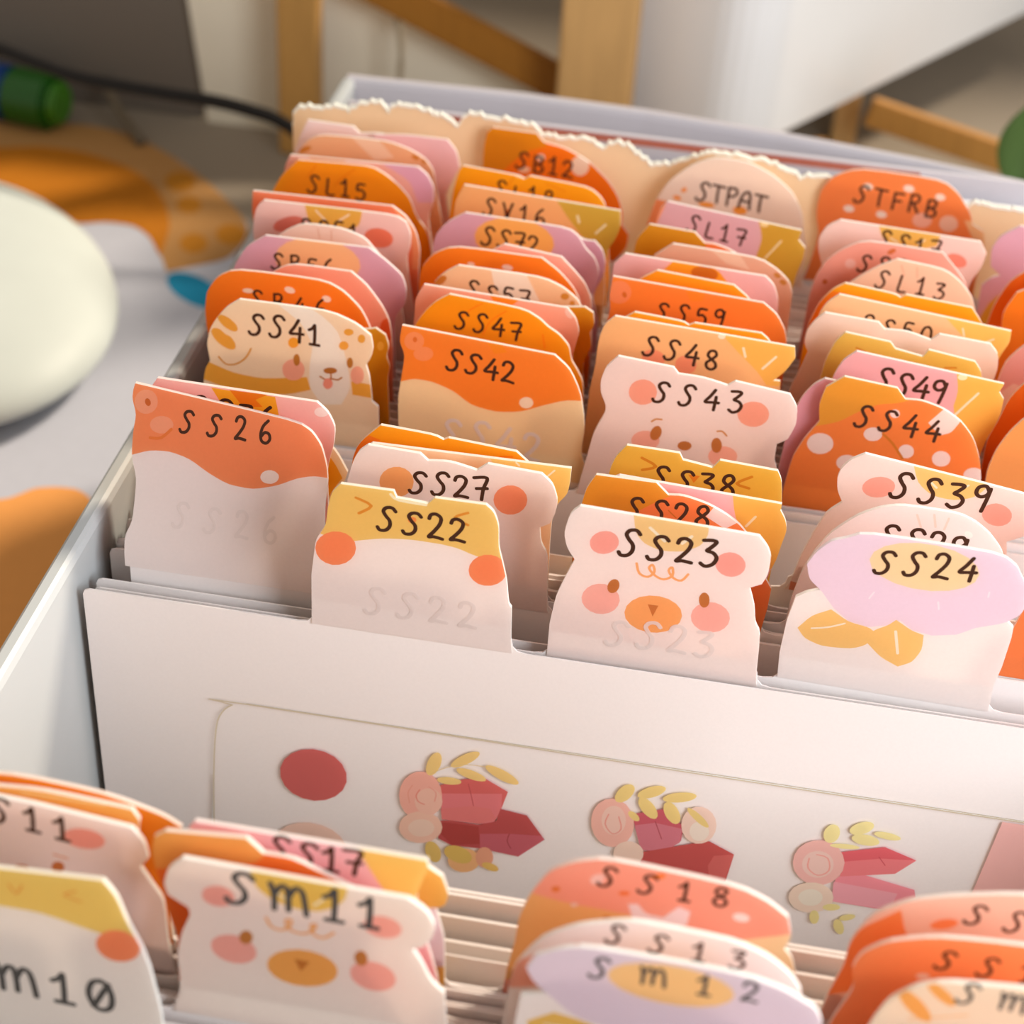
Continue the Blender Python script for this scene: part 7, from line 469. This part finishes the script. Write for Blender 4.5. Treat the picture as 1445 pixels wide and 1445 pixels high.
# ------------------------------------------------------------------ glossy sheet of crystal stickers leaning on the front divider
sh = link('sticker_sheet', None); sh.location = (2, -.03, FLOOR)
tag(sh, 'glossy white sheet printed with crystals, roses and leaves, leaning on the SS22 divider', 'sticker sheet')
outl = [tuple(q) for q in SHEET]
outl = [(q[0], max(q[1], FLOOR)) for q in outl]; outl = dedupe(outl, .003)
child(print_slab('backing_sheet', outl, [], ['E6E9F2'], -.014, -.009, None, edge='B9A98E', kind='sheet'), sh, (-2, .03-.0, -FLOOR))
SHEETPARTS.append(['die_line', [['C9BBA2', .007, [q for q in outl if q[1] > FLOOR+.05]]]])
for k, (nm, parts) in enumerate(SHEETPARTS):
    allp = []; cols = []
    for c, wd, p in parts:
        p = [(q[0], max(q[1], FLOOR+.02)) for q in p]
        for q in (segs(smooth_line(p, 3), wd) if wd else [p]): allp.append(q); cols.append(c)
    # ground = big rectangle, cut away afterwards: keep only printed triangles
    xs = [q[0] for p in allp for q in p]; zs = [q[1] for p in allp for q in p]
    R0 = [(min(xs)-.01, min(zs)-.01), (max(xs)+.01, min(zs)-.01), (max(xs)+.01, max(zs)+.01), (min(xs)-.01, max(zs)+.01)]
    v, tris, lay = cdt(R0, allp); faces, idx, hx = [], [], []
    for t, l in zip(tris, lay):
        if l == 0: continue
        a = sum((v[t[i]][0]*v[t[(i+1) % 3]][1]-v[t[(i+1) % 3]][0]*v[t[i]][1]) for i in range(3))
        faces.append(list(t) if a > 0 else list(t)[::-1]); h = cols[l-1]
        if h not in hx: hx.append(h)
        idx.append(hx.index(h))
    child(mesh(nm, [(q[0], -.0146-.0002*(nm == 'die_line'), q[1]) for q in v], faces, [mat(h, 'sheet') for h in hx], idx), sh, (-2, .03, -FLOOR))

# ------------------------------------------------------------------ deckle-edged peach card at the very back
rootd = link('scalloped_card', None); rootd.location = (2, 3.75, FLOOR)
tag(rootd, 'wide peach card with a torn scalloped top edge behind all the tabs', 'card')
sp = [tuple(q) for q in SCALLOP]
fine = []
for k in range(len(sp)-1):
    a, b = Vector(sp[k]), Vector(sp[k+1]); m = 4
    for j in range(m):
        q = a.lerp(b, j/m); fine.append((q.x+random.uniform(-.006, .006), q.y+(random.uniform(-.004, .02) if j else 0)))
fine.append(sp[-1])
o = [(-.55, FLOOR)]+[(-.566, .2)]+fine+[(4.55, .5), (4.55, FLOOR)]
child(prism('card', o, 3.75, 3.762, mat('F6D3AC', 'paper')), rootd)
verts = []; faces = []
for q in fine: verts += [(q[0], 3.744, q[1]-.014), (q[0], 3.744, q[1]+.004), (q[0], 3.768, q[1]+.004), (q[0], 3.768, q[1]-.014)]
for k in range(len(fine)-1):
    for j in range(4): faces.append([k*4+j, k*4+(j+1) % 4, k*4+4+(j+1) % 4, k*4+4+j])
child(mesh('torn_edge', verts, faces, mat('FFF4E4', 'board')), rootd)

# ------------------------------------------------------------------ desk mat with printed shapes
MATP = [[-6.95, 9.53], [-5.59, 9.61], [-4.63, 9.77], [-4.28, 9.82], [-3.81, 9.72], [-3.16, 9.26], [-2.67, 8.78], [-2.22, 8.23], [-2.17, 7.87], [-2.19, 7.6], [-1.48, 7.34], [-0.39, 7.25], [0.47, 3.0], [-0.2, 0.41], [-1.2, -3], [-9, -3], [-9, 9]]
ARC_OUT = [[-6.95, 9.53], [-5.59, 9.61], [-4.63, 9.77], [-4.28, 9.82], [-3.81, 9.72], [-3.16, 9.26], [-2.67, 8.78], [-2.22, 8.23], [-2.17, 7.87], [-2.23, 7.55], [-2.49, 7.35], [-2.67, 7.21], [-2.79, 7.44], [-2.99, 7.79], [-3.88, 9.0], [-4.55, 9.1], [-4.93, 9.0], [-6.21, 8.74]]
ARC_IN = [[-6.2, 8.71], [-4.94, 9.1], [-4.57, 9.24], [-4.14, 9.23], [-3.66, 9.05], [-3.32, 8.78], [-3.06, 8.4], [-2.9, 8.02], [-2.84, 7.69], [-2.82, 7.47], [-3.01, 7.78], [-3.21, 7.94], [-3.47, 7.94], [-3.7, 7.83], [-4.07, 7.9], [-4.74, 8.0], [-6.01, 8.0]]
LOWOR = [[-9, 3.4], [-4.24, 3.6], [-3.2, 3.7], [-2.88, 3.75], [-2.74, 3.8], [-2.67, 3.88], [-2.6, 3.97], [-2.46, 4.02], [-2.3, 4.03], [-2.16, 3.94], [-2.0, 3.6], [-1.9, 3.2], [-1.7, 2.6], [-1.5, 1.96], [-1.4, -1], [-9, -1]]
dm = link('desk_mat', None); dm.location = (-3, 4, DESK)
tag(dm, 'pale lilac desk mat with orange arch prints left of the box', 'desk mat')
child(flat_print('mat_base', MATP, DESK, DESK+.02, mat('C6C8D4', 'cloth')), dm)
def rp(p): return round_poly([tuple(q) for q in p], 70)
child(flat_print('peach_arch_print', rp(ARC_OUT), DESK+.02, DESK+.022, mat('B98850', 'cloth')), dm)
child(flat_print('orange_arch_print', rp(ARC_IN), DESK+.022, DESK+.024, mat('C07410', 'cloth')), dm)
child(flat_print('orange_cloud_print', rp(LOWOR), DESK+.02, DESK+.022, mat('F2A65A', 'cloth')), dm)
for (x, y, r) in [(-3.08, 8.88, .14), (-2.86, 8.45, .11), (-2.6, 7.76, .12), (-2.33, 8.0, .13)]:
    child(flat_print('orange_dot_print', circle(x, y, r, r*1.5, 20), DESK+.022, DESK+.024, mat('BC7A1C', 'cloth')), dm)
child(flat_print('blue_dot_print', circle(-2.34, 6.97, .36, .17, -40), DESK+.02, DESK+.023, mat('1E93BE', 'cloth')), dm)

# smooth white mouse-like dome
def dome(name, cx, cy, rx, ry, hz, z0, m, parent=None, rot=0):
    bm = bmesh.new(); bmesh.ops.create_uvsphere(bm, u_segments=48, v_segments=24, radius=1)
    for v in bm.verts:
        z = v.co.z; x, y = v.co.x, v.co.y; rr = math.hypot(x, y)
        k = (rr**.82)/rr if rr > 1e-4 else 1
        x, y = x*k*rx, y*k*ry; a = math.radians(rot)
        v.co = Vector((cx+x*math.cos(a)-y*math.sin(a), cy+x*math.sin(a)+y*math.cos(a), z0+(z*hz if z > 0 else z*.22)))
    return from_bm(name, bm, m, parent, smooth=True)
ms = link('computer_mouse', None); ms.location = (-4.3, 6.6, DESK)
tag(ms, 'smooth white rounded computer mouse on the mat at the left edge', 'mouse')
child(dome('shell', -4.3, 6.0, 1.5, 2.05, .45, DESK+.24, mat('D8E0DC', 'matte'), None, 35), ms)
child(dome('shade_spot', -4.75, 5.9, .42, .5, .05, DESK+.66, mat('C4C9BE', 'matte'), None, 20), ms)  # greyer spot: soft shadow on the shell put into colour

# cable, small rod, green bottle
tag(tube('black_cable', [(-6.2, 8.4, -.6), (-4.68, 8, -1.03), (-4.31, 8, -1.12), (-3.94, 8, -1.22), (-3.57, 8, -1.30), (-2.94, 8, -1.34), (-2.44, 8, -1.36), (-2.13, 8, -1.40), (-1.85, 8, -1.47), (-1.55, 7.9, -1.62), (-1.0, 7.7, -2.1), (-.4, 7.6, DESK+.05), (1.0, 7.4, DESK+.05)], .058, mat('14100E', 'matte')), 'black cable arching across the upper left background', 'cable')
tag(tube('stick', [(-4.27, 10.2, -2.3), (-4.0, 9.85, -2.45), (-3.66, 9.5, DESK+.05)], .05, mat('6E6250', 'matte')), 'small dark rod leaning on the grey panel behind the desk mat', 'stick')
tag(box('partition', (-9, 10.32, DESK), (-3.28, 10.45, -.1), mat('6F655A', 'wall'), None, .02), 'blurred grey panel standing behind the desk mat at the upper left', 'panel')
gb = link('green_bottle', None); gb.location = (-5.5, 10.2, DESK)
tag(gb, 'glossy green cylinder with a blue end at the upper left edge', 'bottle')
def cyl(name, a, b, r0, r1, m, parent, seg=28):
    a, b = Vector(a), Vector(b); d = (b-a); bm = bmesh.new()
    bmesh.ops.create_cone(bm, cap_ends=True, segments=seg, radius1=r0, radius2=r1, depth=d.length)
    bmesh.ops.bevel(bm, geom=[e for e in bm.edges if len(e.link_faces) == 2 and any(len(f.verts) > 4 for f in e.link_faces)], offset=min(r0, r1)*.12, segments=2, affect='EDGES')
    M = d.to_track_quat('Z', 'Y').to_matrix().to_4x4(); M.translation = (a+b)/2
    bmesh.ops.transform(bm, matrix=M, verts=bm.verts)
    return child(from_bm(name, bm, m, smooth=False), parent)
cyl('body', (-5.05, 9.76, -2.37), (-4.58, 9.68, -2.37), .28, .28, mat('1E5A14', 'plastic'), gb)
cyl('cap', (-6.2, 9.98, -2.37), (-5.05, 9.76, -2.37), .275, .275, mat('10407E', 'plastic'), gb)
cyl('collar', (-4.58, 9.68, -2.37), (-4.5, 9.665, -2.37), .22, .2, mat('3E7A1A', 'plastic'), gb)

# ------------------------------------------------------------------ wooden stand with pot, white board behind
CREAM = mat('E6DCC6', 'matte')
wb = prism('white_board', [(-3.42+1, -1.01+3), (-3.17+1, 0.35), (3.1, 0.35), (3.1, .45), (1.06+1, .95), (.34+1, 1.32), (-1.12+1, 1.92), (-1.74+1, 2.18), (-3.5, 3.2), (-3.9, 3.2)][0:0] or [(-2.42, 2.0), (-2.23, .35), (2.1, .35), (2.1, .92), (1.34, 1.34), (-.12, 1.94), (-.74, 2.2), (-2.45, 2.2)], -.05, .05, CREAM)
wb.location = (-1, 10.3, -3.0); tag(wb, 'cream board standing behind the wooden stand at the top left', 'board')
ws = link('wooden_stand', None); ws.location = (0, 9.9, DESK)
tag(ws, 'pale wooden stand with upright posts and crossed braces behind the box', 'stand')
WD = mat('CCA066', 'wood')
child(box('post', (-2.36, 9.75, DESK), (-1.97, 10.0, .6), mat('B98A4A', 'wood'), None, .03), ws)
child(box('post', (.36, 9.3, DESK), (1.04, 9.7, 1.6), WD, None, .04), ws)
def bar(name, a, b, wd, th, m, parent):
    a, b = Vector(a), Vector(b); d = b-a; bm = bmesh.new(); bmesh.ops.create_cube(bm, size=1)
    for v in bm.verts: v.co = Vector((v.co.x*wd, v.co.y*th, v.co.z*d.length))
    bmesh.ops.bevel(bm, geom=bm.edges[:], offset=.02, segments=2, affect='EDGES')
    z = d.normalized(); y = Vector((0, 1, 0)); x = y.cross(z).normalized(); y = z.cross(x)
    M = Matrix((x, y, z)).transposed().to_4x4(); M.translation = (a+b)/2
    bmesh.ops.transform(bm, matrix=M, verts=bm.verts)
    return child(from_bm(name, bm, m), parent)
bar('brace', (-1.9, 9.85, -.70), (.7, 9.85, -1.78), .34, .14, mat('9A6420', 'wood'), ws)
bar('brace', (3.27, 11.0, -2.03), (5.3, 11.0, -2.5), .28, .16, mat('B8823E', 'wood'), ws)
bar('brace', (1.2, 10.1, -2.45), (2.9, 10.2, -2.15), .25, .14, mat('B8823E', 'wood'), ws)
# white pot, rounded square
def pot():
    A = Vector((2.08, 9.45)); B = Vector((4.7, 13.5)); u = (B-A).normalized(); v = Vector((-u.y, u.x)); L_, W_ = 6.2, 1.9
    bm = bmesh.new(); rings = []
    for (z, k) in ((-1.9, 0), (-1.88, .05), (-.5, .12), (1.3, .2), (1.36, .26), (1.36, .1), (1.3, .08), (-1.7, -.1)):
        r = .45; c = []
        for (sx, sy, a0) in ((0, 0, 180), (1, 0, 270), (1, 1, 0), (0, 1, 90)):
            cx = -k+r if sx == 0 else L_+k-r; cy = -k+r if sy == 0 else W_+k-r
            for j in range(7):
                an = math.radians(a0+j*15); c.append(A+u*(cx+r*math.cos(an))+v*(cy+r*math.sin(an)))
        rings.append([bm.verts.new((q.x, q.y, z)) for q in c])
    n = len(rings[0])
    for a, b in zip(rings, rings[1:]):
        for j in range(n): bm.faces.new([a[j], a[(j+1) % n], b[(j+1) % n], b[j]])
    bm.faces.new(rings[0][::-1]); bm.faces.new(rings[-1])
    bmesh.ops.recalc_face_normals(bm, faces=bm.faces[:])
    return from_bm('pot', bm, mat('FBFCF4', 'plastic'), smooth=False)
pp = pot(); tag(pp, 'large white square pot at the top right above the box', 'pot')
# feet of the stand under the pot
for (x, y) in ((3.1, 11.6), (1.9, 10.6)):
    child(box('leg', (x-.12, y-.12, DESK), (x+.12, y+.12, -1.905), WD), ws)
# thin grey cord hanging in front of the board
tag(tube('grey_cable', [(-1.45, 9.9, .2), (-1.40, 9.9, -.75), (-1.27, 9.9, -1.05), (-1.2, 9.9, -1.4), (-1.2, 9.9, -1.75), (-1.25, 9.9, -2.2), (-1.3, 9.95, DESK+.03)], .03, mat('A8977C', 'matte')), 'thin grey cord hanging in front of the cream board', 'cord')
# leaf plant at the right edge
lf = link('leafy_plant', None); lf.location = (5.0, 8.2, DESK)
tag(lf, 'dark green leaf entering at the upper right edge', 'plant')
def leaf(c, L_, W_, rx, rz, m):
    bm = bmesh.new(); rows = []
    for i in range(9):
        t = i/8; wd = W_*math.sin(math.pi*min(1, t*.96+.02))**.7
        rows.append([bm.verts.new((s*wd, -.1*abs(s)+.0, t*L_)) for s in (-1, -.5, 0, .5, 1)])
    for a, b in zip(rows, rows[1:]):
        for j in range(4): bm.faces.new([a[j], a[j+1], b[j+1], b[j]])
    M = Matrix.Translation(c) @ Matrix.Rotation(math.radians(rz), 4, 'Y') @ Matrix.Rotation(math.radians(rx), 4, 'X')
    bmesh.ops.transform(bm, matrix=M, verts=bm.verts)
    bmesh.ops.solidify(bm, geom=bm.faces[:], thickness=.015)
    return child(from_bm('leaf', bm, m, smooth=True), lf)
LG = mat('5E7A40', 'leaf')
leaf((4.34, 8.0, -1.25), .8, .26, 0, 4, LG); leaf((4.6, 8.05, -1.3), 1.2, .3, 10, 30, LG); leaf((4.55, 8.1, -1.6), 1.2, .3, 5, 70, LG)
child(tube('stem', [(5.0, 8.2, DESK), (4.95, 8.15, -2.0), (4.7, 8.05, -1.5), (4.36, 8.0, -1.22)], .04, mat('4E6A34', 'leaf')), lf)

# ------------------------------------------------------------------ layout units -> metres
for me in bpy.data.meshes: me.transform(Matrix.Scale(S, 4)); me.update()
for o in sc.objects:
    if o.type in ('MESH', 'EMPTY'):
        o.location = o.location*S
        if o.type == 'EMPTY': o.empty_display_size = .01
